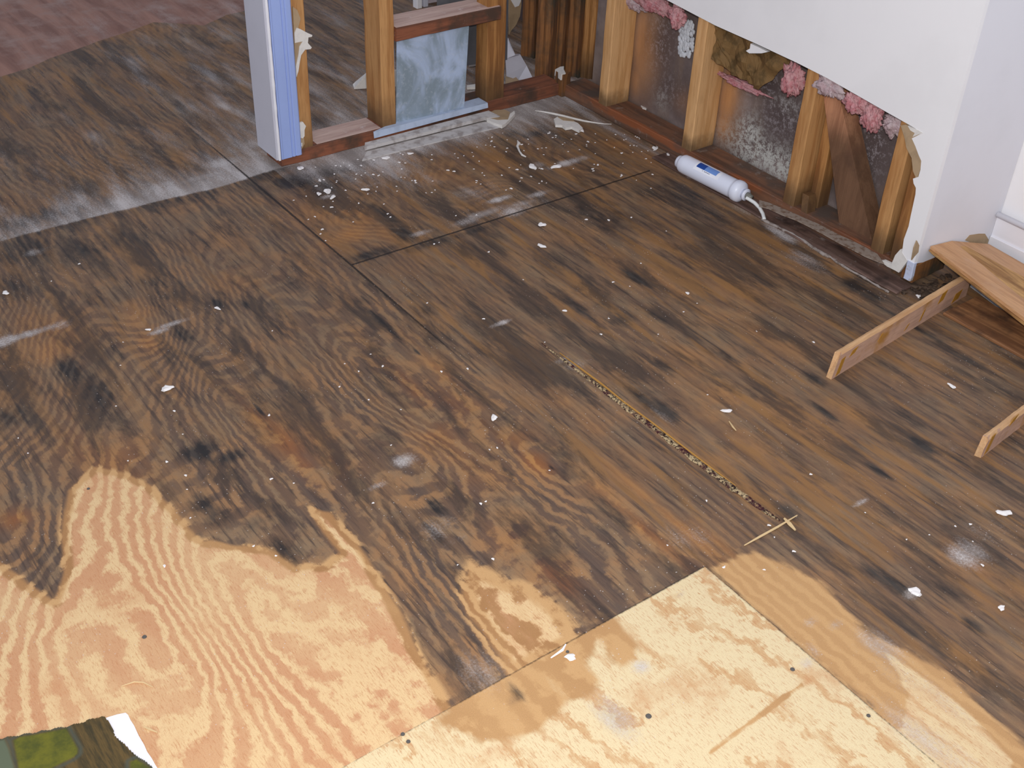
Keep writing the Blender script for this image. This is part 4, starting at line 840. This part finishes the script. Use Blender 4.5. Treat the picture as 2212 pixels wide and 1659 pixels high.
def nail(u, v, r, lab):
    p = pw(u, v, 0); bm = bmesh.new(); bmesh.ops.create_cone(bm, cap_ends=True, segments=12, radius1=r, radius2=r * .8, depth=.0015)
    tag(from_bm('nail_head', bm, HOLE, None, (p.x, p.y, .0006)), lab, 'nail')
nail(870, 1586, .0035, 'nail head just above the cross seam at the bottom'); nail(882, 1602, .0035, 'nail head just below the cross seam at the bottom')
nail(1401, 1547, .005, 'dark nail head in the cream sheet at lower middle'); nail(1876, 1546, .0035, 'nail head in the cream sheet beside the long seam')
nail(1712, 1446, .004, 'grey nail head beside the ochre line'); nail(312, 1376, .004, 'grey nail head in the reddish grain at lower left'); nail(191, 1056, .003, 'nail head at the top of the pale tongue'); nail(1226, 1408, .003, 'nail head at the plaster dab')
# small slivers
SL = plain('wood_sliver', srgb(214, 186, 140), .8)
def sliver(pts, r, lab, mat=SL):
    P = [pw(u, v, .002) for u, v in pts]; c = P[0].copy(); bm = bmesh.new(); tube(bm, [p - c for p in P], [r * .5] + [r] * (len(P) - 2) + [r * .5], 6)
    tag(from_bm('wood_sliver', bm, mat, None, c), lab, 'sliver')
sliver([(1608, 1178), (1640, 1160), (1680, 1138), (1722, 1113)], .0022, 'pale splintered edge of the short cross seam')
sliver([(1694, 1120), (1706, 1132), (1718, 1145)], .004, 'light splintered wood at the end of the long split')
sliver([(1575, 910), (1583, 922), (1590, 930)], .002, 'short tan splinter in the dark right floor')
sliver([(262, 1482), (290, 1473), (310, 1474), (330, 1484)], .0012, 'thin pale wood curl on the lower left plywood')
sliver([(310, 1570), (325, 1576), (340, 1582)], .0018, 'small tan splinter beside the white backing')
sliver([(1190, 1421), (1215, 1404), (1222, 1392)], .0025, 'white filler streak in the cross seam', WCH)

# long split in the dark floor with frayed edges
def splitm():
    m = NT('frayed_split', .8, .1); n = m.noise(m.coords(), 150, 4, .8); n2 = m.noise(m.coords(), 30, 3, .6)
    c = m.mix(m.step(n, .42, .56), srgb(36, 24, 24), srgb(188, 166, 128)); c = m.mix(m.step(n2, .45, .6), c, m.mix(m.step(n, .5, .62), srgb(64, 34, 40), srgb(150, 120, 90)))
    m.bump(n, .6, .002); return m.out(c)
bm = bmesh.new(); sp_ = [(1168, 740), (1200, 765), (1240, 795), (1290, 832), (1340, 872), (1400, 916), (1460, 962), (1520, 1008), (1580, 1052), (1640, 1094), (1694, 1132)]
wd = [.001, .003, .005, .006, .007, .008, .008, .009, .009, .007, .002]; P = [pw(u, v, 0) for u, v in sp_]; c0 = P[0].copy(); L_, R_, T_ = [], [], []; rnd = random.Random(8)
for i in range(len(P) - 1):
    for k in range(6):
        t = k / 6; p = P[i].lerp(P[i + 1], t) - c0; w_ = (wd[i] * (1 - t) + wd[i + 1] * t)
        L_.append(bm.verts.new(p + Vector((-w_ * rnd.uniform(.6, 1.2), 0, .0006)))); R_.append(bm.verts.new(p + Vector((w_ * rnd.uniform(.6, 1.1), 0, .0006)))); T_.append(bm.verts.new(p + Vector((0, 0, .0022))))
for i in range(len(L_) - 1):
    bm.faces.new((L_[i], T_[i], T_[i + 1], L_[i + 1])); bm.faces.new((T_[i], R_[i], R_[i + 1], T_[i + 1]))
tag(from_bm('frayed_split', bm, splitm(), None, c0), 'long frayed split with pale fibres in the dark floor', 'split')
bm = bmesh.new(); P = [pw(u + 9, v - 3, .0012) for u, v in sp_[1:9]]; c0 = P[0].copy()
tube(bm, [p - c0 for p in P], [.0008, .002, .0022, .0018, .0018, .0018, .0015, .0008], 6)
tag(from_bm('splinter', bm, plain('ochre_splinter', srgb(176, 130, 62), .7), None, c0), 'thin ochre splinter along the right side of the long split', 'splinter')
